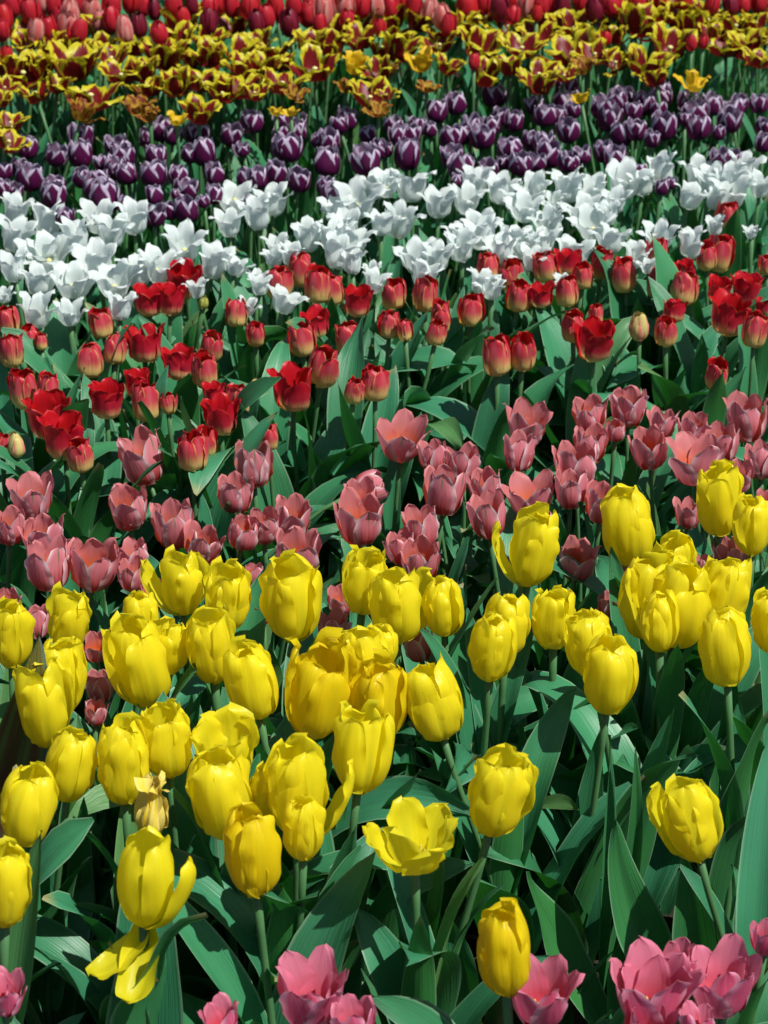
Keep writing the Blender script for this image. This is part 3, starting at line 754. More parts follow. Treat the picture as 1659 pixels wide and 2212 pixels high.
w cup 0.142 3.865 0.433 0.0592 -1 -3|white tulip with flared tips, sixth from right in the third row of the white bed
r cup 0.501 3.865 0.424 0.0402 -4 -5|closed cream-based red tulip, rightmost in the sixth row of the red bed
w cup 0.558 3.866 0.438 0.0549 -2 4|white tulip with flared tips, second from right in the second row of the white bed
w cup -0.618 3.876 0.433 0.0508 -2 -1|white tulip with flared tips, leftmost in the sixth row of the white bed
w cup -0.366 3.879 0.432 0.0700 1 -7|white tulip with flared tips, third from left in the fifth row of the white bed
r cup 0.618 3.880 0.414 0.0489 7 0|closed cream-based red tulip, rightmost in the fifth row of the red bed
w cup 0.259 3.883 0.429 0.0552 -7 -3|white tulip with flared tips, fourth from right in the third row of the white bed
w cup 0.349 3.891 0.417 0.0639 7 5|white tulip with flared tips, fourth from right in the second row of the white bed
w cup -0.059 3.905 0.432 0.0640 5 7|white tulip with flared tips, seventh from left in the fourth row of the white bed
w cup -0.567 3.905 0.434 0.0640 -5 8|white tulip with flared tips, second from left in the sixth row of the white bed
w cup 0.290 3.906 0.425 0.0555 0 -3|white tulip with flared tips, third from right in the third row of the white bed
w cup -0.198 3.914 0.421 0.0385 5 -8|white tulip with flared tips, fifth from left in the fourth row of the white bed
w cup -0.094 3.920 0.438 0.0599 4 0|white tulip with flared tips, fifth from left in the fifth row of the white bed
w cup 0.509 3.921 0.433 0.0556 -2 -8|white tulip with flared tips, third from right in the second row of the white bed
w cup 0.180 3.924 0.437 0.0642 -10 6|white tulip with flared tips, fourth from right in the fourth row of the white bed
w wide -0.141 3.924 0.429 0.0600 -3 -1|white tulip showing yellow stamens, fourth from left in the fifth row of the white bed
w cup 0.240 3.926 0.427 0.0557 15 4|white tulip with flared tips, fifth from right in the third row of the white bed
w cup 0.423 3.931 0.425 0.0558 5 12|white tulip with flared tips, second from right in the third row of the white bed
w cup -0.683 3.937 0.427 0.0644 11 4|white tulip with flared tips, leftmost in the seventh row of the white bed
w cup 0.614 3.942 0.444 0.0365 -4 -2|white tulip with flared tips, rightmost in the third row of the white bed
w wide 0.151 3.945 0.424 0.0581 4 2|white tulip showing yellow stamens, sixth from right in the fourth row of the white bed
w cup 0.179 3.950 0.433 0.0646 -8 -17|white tulip with flared tips, fifth from right in the fourth row of the white bed
w cup -0.508 3.953 0.431 0.0625 -1 -3|white tulip with flared tips, second from left in the seventh row of the white bed
w cup 0.686 3.960 0.428 0.0259 -1 1|white tulip with flared tips, rightmost in the second row of the white bed
u cup -0.596 3.981 0.452 0.0337 1 3|white-edged purple tulip, leftmost in the front row of the purple bed
w cup -0.004 3.983 0.435 0.0477 3 3|white tulip with flared tips, sixth from left in the fifth row of the white bed
w cup 0.391 3.994 0.431 0.0652 -8 -10|white tulip with flared tips, second from right in the fourth row of the white bed
w cup -0.069 3.998 0.435 0.0609 -5 8|white tulip with flared tips, fourth from left in the sixth row of the white bed
w cup -0.634 4.008 0.433 0.0654 -2 7|white tulip with flared tips, second from left in the back row of the white bed
w cup -0.468 4.008 0.438 0.0653 2 -1|white tulip with flared tips, third from left in the seventh row of the white bed
w cup -0.292 4.014 0.427 0.0568 0 -0|white tulip with flared tips, third from left in the sixth row of the white bed
w cup 0.313 4.020 0.419 0.0656 -11 -1|white tulip with flared tips, third from right in the fourth row of the white bed
u cup -0.433 4.029 0.437 0.0394 3 -8|white-edged purple tulip, third from left in the front row of the purple bed
w cup 0.421 4.033 0.436 0.0460 -4 -7|white tulip with flared tips, rightmost in the fourth row of the white bed
w cup -0.541 4.033 0.429 0.0614 4 -13|white tulip with flared tips, third from left in the back row of the white bed
w cup 0.026 4.037 0.418 0.0659 3 -8|white tulip with flared tips, seventh from left in the fifth row of the white bed
u cup -0.375 4.051 0.439 0.0462 -5 -1|white-edged purple tulip, fifth from left in the front row of the purple bed
w cup -0.242 4.053 0.429 0.0616 -10 2|white tulip with flared tips, fourth from left in the seventh row of the white bed
w cup 0.268 4.054 0.442 0.0572 -2 -2|white tulip with flared tips, sixth from right in the fifth row of the white bed
u cup -0.407 4.058 0.436 0.0343 -9 3|white-edged purple tulip, fourth from left in the front row of the purple bed
w cup -0.705 4.065 0.431 0.0574 8 3|white tulip with flared tips, leftmost in the back row of the white bed
u cup -0.492 4.076 0.439 0.0353 2 -1|white-edged purple tulip, second from left in the front row of the purple bed
w cup -0.088 4.079 0.429 0.0620 -2 1|white tulip with flared tips, fifth from left in the seventh row of the white bed
u cup -0.344 4.081 0.447 0.0256 -4 2|white-edged purple tulip, sixth from left in the front row of the purple bed
w cup 0.385 4.082 0.425 0.0664 -2 1|white tulip with flared tips, fifth from right in the fifth row of the white bed
u cup -0.255 4.096 0.441 0.0222 2 -2|white-edged purple tulip, seventh from left in the front row of the purple bed
w cup -0.055 4.096 0.442 0.0732 -8 -10|white tulip with flared tips, sixth from left in the seventh row of the white bed
r cup 0.662 4.101 0.408 0.0481 -1 -3|closed cream-based red tulip, rightmost in the back row of the red bed
u cup -0.536 4.112 0.441 0.0579 2 4|white-edged purple tulip, leftmost in the second row of the purple bed
w cup 0.252 4.115 0.433 0.0535 -3 6|white tulip with flared tips, seventh from left in the sixth row of the white bed
u cup -0.443 4.122 0.444 0.0348 -11 8|white-edged purple tulip, second from left in the second row of the purple bed
w cup 0.446 4.123 0.434 0.0536 0 -1|white tulip with flared tips, fourth from right in the fifth row of the white bed
u cup -0.401 4.124 0.446 0.0201 -7 7|white-edged purple tulip, third from left in the second row of the purple bed
u cup -0.102 4.128 0.445 0.0402 12 2|white-edged purple tulip, seventh from right in the front row of the purple bed
w cup 0.107 4.129 0.425 0.0626 4 3|white tulip with flared tips, fifth from left in the sixth row of the white bed
u cup -0.329 4.140 0.438 0.0349 1 4|white-edged purple tulip, fifth from left in the second row of the purple bed
w cup 0.333 4.150 0.423 0.0404 -1 -7|white tulip with flared tips, sixth from right in the sixth row of the white bed
w cup 0.162 4.152 0.424 0.0584 8 -0|white tulip with flared tips, sixth from left in the sixth row of the white bed
w cup -0.218 4.153 0.422 0.0675 -1 -6|white tulip with flared tips, fifth from left in the back row of the white bed
w cup 0.643 4.154 0.424 0.0472 9 -6|white tulip with flared tips, second from right in the fifth row of the white bed
u cup -0.642 4.155 0.433 0.0517 2 1|white-edged purple tulip, second from left in the third row of the purple bed
w cup 0.593 4.156 0.432 0.0584 7 2|white tulip with flared tips, third from right in the fifth row of the white bed
w cup -0.290 4.158 0.430 0.0630 4 -2|white tulip with flared tips, fourth from left in the back row of the white bed
w cup 0.292 4.159 0.438 0.0629 -5 -16|white tulip with flared tips, sixth from right in the seventh row of the white bed
w cup 0.680 4.166 0.436 0.0675 2 -6|white tulip with flared tips, rightmost in the fifth row of the white bed
u cup 0.540 4.166 0.445 0.0279 5 2|white-edged purple tulip, fourth from right in the front row of the purple bed
w cup 0.408 4.173 0.438 0.0586 -7 -1|white tulip with flared tips, fifth from right in the sixth row of the white bed
u cup -0.741 4.173 0.441 0.0338 -0 1|white-edged purple tulip, leftmost in the fourth row of the purple bed
u cup -0.384 4.174 0.443 0.0451 5 2|white-edged purple tulip, fourth from left in the second row of the purple bed
u cup -0.115 4.184 0.442 0.0370 5 5|white-edged purple tulip, eighth from left in the front row of the purple bed
w cup 0.359 4.185 0.439 0.0678 -1 7|white tulip with flared tips, fifth from right in the seventh row of the white bed
u cup -0.721 4.188 0.431 0.0339 10 -6|white-edged purple tulip, leftmost in the third row of the purple bed
u cup -0.563 4.190 0.437 0.0498 2 3|white-edged purple tulip, third from left in the third row of the purple bed
w cup 0.229 4.196 0.428 0.0589 1 6|white tulip with flared tips, seventh from left in the seventh row of the white bed
u cup 0.142 4.208 0.448 0.0281 5 0|white-edged purple tulip, sixth from right in the front row of the purple bed
u cup 0.562 4.217 0.438 0.0250 -2 -1|white-edged purple tulip, third from right in the front row of the purple bed
w cup 0.740 4.218 0.430 0.0501 3 1|white tulip with flared tips, rightmost in the sixth row of the white bed
u cup -0.648 4.219 0.432 0.0433 -6 1|white-edged purple tulip, second from left in the fourth row of the purple bed
w cup 0.680 4.222 0.441 0.0592 -4 2|white tulip with flared tips, second from right in the sixth row of the white bed
u cup -0.249 4.224 0.443 0.0401 -0 1|white-edged purple tulip, seventh from left in the third row of the purple bed
w cup 0.007 4.225 0.432 0.0524 -1 -5|white tulip with flared tips, third from right in the back row of the white bed
u cup -0.560 4.225 0.442 0.0364 -3 7|white-edged purple tulip, fourth from left in the fourth row of the purple bed
u cup -0.454 4.226 0.454 0.0523 -1 5|white-edged purple tulip, sixth from left in the fourth row of the purple bed
u cup -0.168 4.231 0.438 0.0479 5 -7|white-edged purple tulip, sixth from left in the second row of the purple bed
w cup 0.475 4.232 0.435 0.0753 5 -4|white tulip with flared tips, fourth from right in the seventh row of the white bed
w cup 0.512 4.235 0.429 0.0525 4 1|white tulip with flared tips, fourth from right in the sixth row of the white bed
w cup 0.178 4.236 0.433 0.0685 -1 6|white tulip with flared tips, rightmost in the back row of the white bed
w cup -0.016 4.237 0.424 0.0594 -3 5|white tulip with flared tips, fourth from right in the back row of the white bed
w cup 0.642 4.238 0.430 0.0594 1 -5|white tulip with flared tips, third from right in the sixth row of the white bed
u cup -0.271 4.239 0.438 0.0388 -2 3|white-edged purple tulip, sixth from left in the third row of the purple bed
w cup 0.055 4.243 0.421 0.0687 -1 10|white tulip with flared tips, second from right in the back row of the white bed
u cup -0.597 4.249 0.437 0.0389 -10 -5|white-edged purple tulip, third from left in the fourth row of the purple bed
u cup -0.701 4.256 0.434 0.0504 7 1|white-edged purple tulip, second from left in the fifth row of the purple bed
u cup -0.509 4.260 0.442 0.0436 -7 7|white-edged purple tulip, fifth from left in the fourth row of the purple bed
u cup 0.510 4.270 0.444 0.0303 -2 6|white-edged purple tulip, fifth from right in the front row of the purple bed
u cup -0.756 4.272 0.443 0.0345 2 13|white-edged purple tulip, leftmost in the fifth row of the purple bed
u cup -0.410 4.279 0.431 0.0369 -3 11|white-edged purple tulip, fourth from left in the third row of the purple bed
u cup -0.338 4.282 0.433 0.0406 -8 -2|white-edged purple tulip, fifth from left in the third row of the purple bed
u cup -0.536 4.298 0.439 0.0416 3 1|white-edged purple tulip, fourth from left in the fifth row of the purple bed
u cup 0.208 4.299 0.439 0.0393 -1 -9|white-edged purple tulip, eighth from left in the second row of the purple bed
u cup 0.155 4.299 0.441 0.0485 3 7|white-edged purple tulip, seventh from left in the second row of the purple bed
w cup 0.634 4.301 0.429 0.0695 2 -0|white tulip with flared tips, second from right in the seventh row of the white bed
u cup -0.220 4.307 0.427 0.0464 -3 -6|white-edged purple tulip, eighth from left in the third row of the purple bed
f cup -0.745 4.308 0.498 0.0529 17 2|red and yellow flamed tulip, leftmost in the front row of the flamed bed
u cup -0.037 4.314 0.449 0.0547 -6 -2|white-edged purple tulip, seventh from right in the third row of the purple bed
w cup 0.557 4.316 0.431 0.0604 -7 10|white tulip with flared tips, third from right in the seventh row of the white bed
w cup 0.715 4.320 0.434 0.0650 3 0|white tulip with flared tips, rightmost in the seventh row of the white bed
u cup 0.274 4.320 0.442 0.0487 -4 -5|white-edged purple tulip, sixth from right in the second row of the purple bed
u cup 0.675 4.326 0.454 0.0381 -0 -5|white-edged purple tulip, second from right in the front row of the purple bed
u cup -0.732 4.327 0.432 0.0372 4 -0|white-edged purple tulip, leftmost in the sixth row of the purple bed
u cup -0.564 4.327 0.442 0.0325 -11 8|white-edged purple tulip, third from left in the fifth row of the purple bed
u cup 0.372 4.334 0.444 0.0442 6 2|white-edged purple tulip, fourth from right in the second row of the purple bed
u cup 0.240 4.339 0.438 0.0261 -1 1|white-edged purple tulip, seventh from right in the second row of the purple bed
u cup -0.116 4.341 0.438 0.0560 1 6|white-edged purple tulip, seventh from left in the fourth row of the purple bed
u cup 0.469 4.351 0.441 0.0467 -8 -2|white-edged purple tulip, second from right in the second row of the purple bed
u cup -0.662 4.352 0.448 0.0397 14 -3|white-edged purple tulip, leftmost in the seventh row of the purple bed
u cup 0.399 4.354 0.450 0.0364 -12 -0|white-edged purple tulip, third from right in the second row of the purple bed
u cup -0.527 4.356 0.447 0.0491 -2 -1|white-edged purple tulip, second from left in the sixth row of the purple bed
u cup 0.307 4.361 0.433 0.0384 -2 -4|white-edged purple tulip, fifth from right in the second row of the purple bed
u cup 0.707 4.363 0.440 0.0337 -3 -6|white-edged purple tulip, rightmost in the front row of the purple bed
u cup -0.461 4.366 0.444 0.0421 -4 4|white-edged purple tulip, third from left in the sixth row of the purple bed
u cup 0.138 4.372 0.439 0.0446 -5 -2|white-edged purple tulip, sixth from right in the third row of the purple bed
u cup -0.722 4.384 0.455 0.0446 7 7|white-edged purple tulip, leftmost in the eighth row of the purple bed
u cup -0.618 4.385 0.440 0.0517 -3 3|white-edged purple tulip, second from left in the seventh row of the purple bed
u cup 0.447 4.390 0.446 0.0447 -7 -1|white-edged purple tulip, third from right in the third row of the purple bed
u cup 0.047 4.390 0.436 0.0565 2 2|white-edged purple tulip, eighth from left in the fourth row of the purple bed
u cup -0.365 4.393 0.440 0.0509 -4 5|white-edged purple tulip, fifth from left in the sixth row of the purple bed
u cup -0.395 4.394 0.440 0.0377 3 -6|white-edged purple tulip, fourth from left in the sixth row of the purple bed
u cup -0.013 4.399 0.445 0.0353 -9 -4|white-edged purple tulip, sixth from left in the fifth row of the purple bed
f cup -0.757 4.404 0.506 0.0445 -2 6|red and yellow flamed tulip, second from left in the front row of the flamed bed
u cup 0.336 4.411 0.432 0.0520 7 -0|white-edged purple tulip, fourth from right in the third row of the purple bed
u cup -0.548 4.414 0.450 0.0449 1 -1|white-edged purple tulip, second from left in the eighth row of the purple bed
u cup -0.290 4.417 0.442 0.0303 -10 -2|white-edged purple tulip, sixth from left in the sixth row of the purple bed
u cup 0.004 4.418 0.439 0.0284 5 -1|white-edged purple tulip, seventh from left in the fifth row of the purple bed
u cup -0.199 4.427 0.441 0.0578 1 -0|white-edged purple tulip, fifth from left in the fifth row of the purple bed
u cup 0.259 4.436 0.436 0.0499 -13 3|white-edged purple tulip, fifth from right in the third row of the purple bed
f yel -0.425 4.446 0.498 0.0312 -2 -4|mostly yellow flamed tulip, fifth from left in the front row of the flamed bed
u cup 0.551 4.447 0.452 0.0323 5 -3|white-edged purple tulip, second from right in the third row of the purple bed
u cup 0.328 4.452 0.448 0.0390 -1 5|white-edged purple tulip, sixth from right in the fourth row of the purple bed
f dull -0.616 4.462 0.508 0.0474 17 5|faded brownish flamed tulip, third from left in the front row of the flamed bed
u cup -0.112 4.471 0.440 0.0454 -5 -4|white-edged purple tulip, eighth from left in the sixth row of the purple bed
f yel -0.192 4.471 0.505 0.0214 -4 3|mostly yellow flamed tulip, eighth from left in the front row of the flamed bed
u cup 0.786 4.478 0.434 0.0359 1 2|white-edged purple tulip, rightmost in the second row of the purple bed
u cup -0.136 4.480 0.439 0.0311 5 -4|white-edged purple tulip, seventh from left in the sixth row of the purple bed
f dull -0.481 4.481 0.493 0.0315 1 -8|faded brownish flamed tulip, fourth from left in the front row of the flamed bed
u cup 0.139 4.487 0.446 0.0479 2 1|white-edged purple tulip, eighth from left in the fifth row of the purple bed
u cup 0.307 4.491 0.435 0.0394 8 3|white-edged purple tulip, seventh from right in the fourth row of the purple bed
u cup 0.029 4.493 0.445 0.0394 -3 6|white-edged purple tulip, seventh from right in the sixth row of the purple bed
f dull -0.009 4.494 0.503 0.0358 4 -6|faded brownish flamed tulip, sixth from right in the front row of the flamed bed
u cup 0.055 4.507 0.443 0.0409 4 1|white-edged purple tulip, sixth from right in the sixth row of the purple bed
f cup -0.383 4.510 0.494 0.0623 1 -0|red and yellow flamed tulip, sixth from left in the front row of the flamed bed
u cup 0.205 4.511 0.439 0.0506 4 2|white-edged purple tulip, sixth from right in the fifth row of the purple bed
u cup 0.696 4.513 0.446 0.0299 4 3|white-edged purple tulip, rightmost in the third row of the purple bed
f yel -0.225 4.516 0.492 0.0216 -4 13|mostly yellow flamed tulip, seventh from left in the front row of the flamed bed
u cup -0.033 4.516 0.440 0.0376 -5 1|white-edged purple tulip, third from left in the seventh row of the purple bed
f dull -0.508 4.518 0.501 0.0480 3 -0|faded brownish flamed tulip, second from left in the second row of the flamed bed
u cup 0.525 4.519 0.451 0.0443 -1 -0|white-edged purple tulip, fourth from right in the fourth row of the purple bed
u cup -0.441 4.522 0.438 0.0386 4 4|white-edged purple tulip, fourth from left in the eighth row of the purple bed
u cup -0.633 4.525 0.432 0.0508 1 1|white-edged purple tulip, leftmost in the back row of the purple bed
u cup -0.319 4.527 0.437 0.0459 13 -4|white-edged purple tulip, fifth from left in the eighth row of the purple bed
u cup -0.181 4.529 0.444 0.0425 3 -5|white-edged purple tulip, seventh from left in the eighth row of the purple bed
u cup 0.498 4.532 0.435 0.0484 8 0|white-edged purple tulip, fifth from right in the fourth row of the purple bed
u cup 0.165 4.533 0.435 0.0397 -1 1|white-edged purple tulip, seventh from right in the fifth row of the purple bed
u cup 0.097 4.537 0.446 0.0319 -2 -1|white-edged purple tulip, sixth from left in the seventh row of the purple bed
f cup -0.794 4.542 0.509 0.0361 3 -3|red and yellow flamed tulip, leftmost in the second row of the flamed bed
u cup -0.391 4.543 0.437 0.0509 5 -2|white-edged purple tulip, third from left in the back row of the purple bed
u cup 0.386 4.549 0.439 0.0495 -5 -5|white-edged purple tulip, fifth from right in the fifth row of the purple bed
u cup 0.182 4.550 0.447 0.0437 1 2|white-edged purple tulip, fifth from right in the sixth row of the purple bed
u cup -0.503 4.558 0.422 0.0380 -2 -4|white-edged purple tulip, third from left in the eighth row of the purple bed
u cup -0.469 4.559 0.440 0.0486 -2 -4|white-edged purple tulip, second from left in the back row of the purple bed
f yel 0.411 4.566 0.507 0.0310 -11 13|mostly yellow flamed tulip, third from right in the front row of the flamed bed
u cup 0.663 4.569 0.438 0.0478 -3 5|white-edged purple tulip, second from right in the fourth row of the purple bed
u cup 0.589 4.570 0.441 0.0536 -6 -3|white-edged purple tulip, third from right in the fourth row of the purple bed
u cup -0.217 4.573 0.428 0.0381 2 -1|white-edged purple tulip, sixth from left in the eighth row of the purple bed
u cup 0.020 4.585 0.441 0.0391 0 6|white-edged purple tulip, fourth from left in the seventh row of the purple bed
u cup -0.278 4.585 0.447 0.0464 -1 -5|white-edged purple tulip, fourth from left in the back row of the purple bed
u cup -0.095 4.588 0.440 0.0367 -15 1|white-edged purple tulip, eighth from left in the eighth row of the purple bed
f cup 0.005 4.592 0.509 0.0292 -5 -6|red and yellow flamed tulip, fifth from right in the front row of the flamed bed
u cup 0.069 4.598 0.435 0.0402 -2 4|white-edged purple tulip, fifth from left in the seventh row of the purple bed
u cup 0.804 4.601 0.433 0.0334 2 -6|white-edged purple tulip, rightmost in the fourth row of the purple bed
u cup -0.215 4.604 0.446 0.0382 -3 -1|white-edged purple tulip, fifth from left in the back row of the purple bed
f dull -0.185 4.613 0.502 0.0342 -2 -14|faded brownish flamed tulip, sixth from left in the second row of the flamed bed
u cup -0.186 4.615 0.437 0.0418 4 -3|white-edged purple tulip, sixth from left in the back row of the purple bed
f cup -0.273 4.616 0.507 0.0488 -2 2|red and yellow flamed tulip, fifth from left in the second row of the flamed bed
u cup 0.341 4.617 0.451 0.0452 2 7|white-edged purple tulip, eighth from left in the seventh row of the purple bed
u cup 0.229 4.623 0.427 0.0384 -3 3|white-edged purple tulip, fourth from right in the sixth row of the purple bed
u cup 0.640 4.628 0.440 0.0286 -1 9|white-edged purple tulip, fourth from right in the fifth row of the purple bed
u cup 0.276 4.628 0.435 0.0444 2 3|white-edged purple tulip, seventh from left in the seventh row of the purple bed
u cup -0.078 4.634 0.439 0.0469 5 2|white-edged purple tulip, seventh from left in the back row of the purple bed
u cup 0.736 4.638 0.435 0.0518 -1 -5|white-edged purple tulip, second from right in the fifth row of the purple bed
f cup -0.741 4.639 0.500 0.0540 -18 20|red and yellow flamed tulip, leftmost in the third row of the flamed bed
u cup 0.370 4.645 0.443 0.0405 -1 3|white-edged purple tulip, seventh from right in the seventh row of the purple bed
f cup -0.029 4.647 0.492 0.0689 4 -2|red and yellow flamed tulip, seventh from right in the front row of the flamed bed
f cup -0.344 4.648 0.497 0.0551 -2 -9|red and yellow flamed tulip, third from left in the second row of the flamed bed
f cup -0.624 4.649 0.497 0.0861 1 4|red and yellow flamed tulip, second from left in the third row of the flamed bed
u cup 0.480 4.653 0.435 0.0535 3 1|white-edged purple tulip, third from right in the sixth row of the purple bed
u cup 0.667 4.662 0.443 0.0535 -10 -5|white-edged purple tulip, third from right in the fifth row of the purple bed
f cup -0.443 4.663 0.508 0.0640 -9 -5|red and yellow flamed tulip, fourth from left in the third row of the flamed bed
u cup 0.533 4.666 0.444 0.0372 -1 6|white-edged purple tulip, fourth from right in the seventh row of the purple bed
f cup -0.503 4.667 0.502 0.0543 -8 13|red and yellow flamed tulip, third from left in the third row of the flamed bed
f cup -0.695 4.671 0.506 0.0469 7 15|red and yellow flamed tulip, second from left in the fourth row of the flamed bed
f cup -0.809 4.672 0.500 0.0370 10 -11|red and yellow flamed tulip, leftmost in the fourth row of the flamed bed
u cup 0.407 4.678 0.445 0.0348 -3 -3|white-edged purple tulip, sixth from right in the seventh row of the purple bed
u cup 0.251 4.679 0.432 0.0398 1 1|white-edged purple tulip, seventh from right in the eighth row of the purple bed
f cup 0.336 4.682 0.503 0.0594 5 5|red and yellow flamed tulip, fourth from right in the front row of the flamed bed
f dull -0.079 4.682 0.497 0.0346 7 5|faded brownish flamed tulip, seventh from left in the second row of the flamed bed
f dull 0.094 4.685 0.497 0.0317 7 -2|faded brownish flamed tulip, eighth from left in the second row of the flamed bed
u cup 0.471 4.691 0.447 0.0473 1 -6|white-edged purple tulip, fifth from right in the seventh row of the purple bed
f cup -0.391 4.697 0.508 0.0595 4 7|red and yellow flamed tulip, fifth from left in the third row of the flamed bed
f cup -0.308 4.709 0.495 0.0736 5 -1|red and yellow flamed tulip, fourth from left in the second row of the flamed bed
u cup 0.113 4.713 0.432 0.0501 -1 3|white-edged purple tulip, fifth from right in the back row of the purple bed
f yel 0.667 4.716 0.498 0.0448 6 1|mostly yellow flamed tulip, rightmost in the front row of the flamed bed
u cup 0.326 4.725 0.442 0.0401 -11 4|white-edged purple tulip, sixth from right in the eighth row of the purple bed
u cup 0.595 4.729 0.433 0.0362 4 6|white-edged purple tulip, third from right in the seventh row of the purple bed
u cup 0.504 4.730 0.448 0.0451 1 -1|white-edged purple tulip, fourth from right in the eighth row of the purple bed
u cup 0.156 4.732 0.442 0.0442 -10 2|white-edged purple tulip, fourth from right in the back row of the purple bed
b cup 0.194 4.741 0.534 0.0299 0 1|crimson tulip, fifth from right in the front row of the top edge
u cup 0.758 4.741 0.424 0.0463 -9 11|white-edged purple tulip, rightmost in the fifth row of the purple bed
f cup -0.220 4.742 0.495 0.0701 -0 7|red and yellow flamed tulip, sixth from left in the third row of the flamed bed
f cup 0.586 4.745 0.500 0.0501 -12 11|red and yellow flamed tulip, second from right in the front row of the flamed bed
u cup 0.713 4.747 0.435 0.0463 -2 0|white-edged purple tulip, rightmost in the seventh row of the purple bed
u cup 0.776 4.752 0.436 0.0393 0 -1|white-edged purple tulip, second from right in the sixth row of the purple bed
u cup 0.570 4.753 0.438 0.0504 2 1|white-edged purple tulip, second from right in the eighth row of the purple bed
u cup 0.819 4.766 0.434 0.0430 -10 -2|white-edged purple tulip, rightmost in the sixth row of the purple bed
f cup -0.010 4.768 0.508 0.0553 -8 -5|red and yellow flamed tulip, seventh from left in the third row of the flamed bed
f cup 0.392 4.768 0.501 0.0452 3 -6|red and yellow flamed tulip, fifth from right in the second row of the flamed bed
u cup 0.397 4.769 0.436 0.0582 10 3|white-edged purple tulip, fifth from right in the eighth row of the purple bed
u cup 0.666 4.776 0.434 0.0481 4 -5|white-edged purple tulip, second from right in the seventh row of the purple bed
f cup -0.785 4.780 0.505 0.0780 6 -5|red and yellow flamed tulip, second from left in the fifth row of the flamed bed
f cup 0.338 4.782 0.499 0.0655 4 -5|red and yellow flamed tulip, sixth from right in the second row of the flamed bed
f cup 0.272 4.788 0.513 0.0554 -4 10|red and yellow flamed tulip, fifth from right in the third row of the flamed bed
f cup 0.222 4.792 0.497 0.0707 16 5|red and yellow flamed tulip, seventh from right in the second row of the flamed bed
f cup -0.817 4.792 0.507 0.0605 1 11|red and yellow flamed tulip, leftmost in the fifth row of the flamed bed
u cup 0.523 4.793 0.437 0.0483 1 2|white-edged purple tulip, third from right in the eighth row of the purple bed
u cup 0.612 4.796 0.439 0.0417 -3 -3|white-edged purple tulip, rightmost in the eighth row of the purple bed
f cup -0.576 4.797 0.495 0.0657 -10 -7|red and yellow flamed tulip, third from left in the fourth row of the flamed bed
f cup -0.525 4.801 0.499 0.0607 -1 2|red and yellow flamed tulip, fourth from left in the fourth row of the flamed bed
b red -0.821 4.801 0.532 0.0303 7 2|bright scarlet tulip, second from left in the front row of the top edge
f yel -0.063 4.805 0.508 0.0506 7 -7|mostly yellow flamed tulip, seventh from right in the fourth row of the flamed bed
f cup -0.750 4.814 0.501 0.0608 6 -3|red and yellow flamed tulip, third from left in the fifth row of the flamed bed
u cup 0.242 4.816 0.435 0.0500 -1 6|white-edged purple tulip, third from right in the back row of the purple bed
f cup -0.304 4.817 0.500 0.0609 8 -0|red and yellow flamed tulip, fifth from left in the fourth row of the flamed bed
f dull 0.436 4.820 0.504 0.0431 -1 1|faded brownish flamed tulip, fourth from right in the second row of the flamed bed
u cup 0.610 4.823 0.446 0.0418 -3 -1|white-edged purple tulip, rightmost in the back row of the purple bed
f cup -0.680 4.829 0.509 0.0965 1 2|red and yellow flamed tulip, leftmost in the sixth row of the flamed bed
f dull 0.010 4.834 0.490 0.0306 -1 3|faded brownish flamed tulip, eighth from left in the third row of the flamed bed
f cup -0.264 4.834 0.505 0.0610 5 2|red and yellow flamed tulip, sixth from left in the fourth row of the flamed bed
f cup 0.140 4.839 0.499 0.0509 5 -9|red and yellow flamed tulip, sixth from right in the third row of the flamed bed
f cup 0.576 4.846 0.502 0.0790 0 -8|red and yellow flamed tulip, second from right in the second row of the flamed bed
f cup -0.153 4.854 0.494 0.0792 -1 -6|red and yellow flamed tulip, eighth from left in the fourth row of the flamed bed
u cup 0.406 4.857 0.439 0.0488 -3 -0|white-edged purple tulip, second from right in the back row of the purple bed
f yel 0.084 4.859 0.498 0.0511 5 -4|mostly yellow flamed tulip, seventh from right in the third row of the flamed bed
b cup 0.678 4.866 0.538 0.0255 0 -1|crimson tulip, second from right in the front row of the top edge
f cup 0.828 4.866 0.507 0.0537 13 -6|red and yellow flamed tulip, rightmost in the second row of the flamed bed
f cup -0.231 4.890 0.495 0.0540 -4 6|red and yellow flamed tulip, seventh from left in the fourth row of the flamed bed
b cup 0.709 4.907 0.532 0.0257 0 -2|crimson tulip, rightmost in the front row of the top edge
f cup 0.469 4.910 0.510 0.0567 -7 1|red and yellow flamed tulip, fourth from right in the third row of the flamed bed
f cup -0.608 4.911 0.500 0.0619 2 -7|red and yellow flamed tulip, second from left in the sixth row of the flamed bed
f cup 0.517 4.913 0.488 0.0517 -1 -5|red and yellow flamed tulip, third from right in the second row of the flamed bed
f cup -0.387 4.916 0.498 0.0620 1 -9|red and yellow flamed tulip, fifth from left in the fifth row of the flamed bed
f cup -0.490 4.919 0.497 0.0775 2 0|red and yellow flamed tulip, fourth from left in the fifth row of the flamed bed
f cup -0.315 4.931 0.499 0.0725 -4 11|red and yellow flamed tulip, sixth from left in the fifth row of the flamed bed
f cup 0.217 4.938 0.513 0.0802 13 -9|red and yellow flamed tulip, sixth from right in the fourth row of the flamed bed
f cup -0.426 4.952 0.493 0.0624 -4 -5|red and yellow flamed tulip, third from left in the sixth row of the flamed bed
b red 0.498 4.956 0.527 0.0259 -2 1|bright scarlet tulip, fourth from right in the front row of the top edge
b cup -0.503 4.962 0.538 0.0415 -5 -2|crimson tulip, eighth from left in the front row of the top edge
f cup 0.422 4.963 0.501 0.0937 -11 5|red and yellow flamed tulip, fourth from right in the fourth row of the flamed bed
f cup 0.031 4.966 0.500 0.0729 5 5|red and yellow flamed tulip, eighth from left in the fifth row of the flamed bed
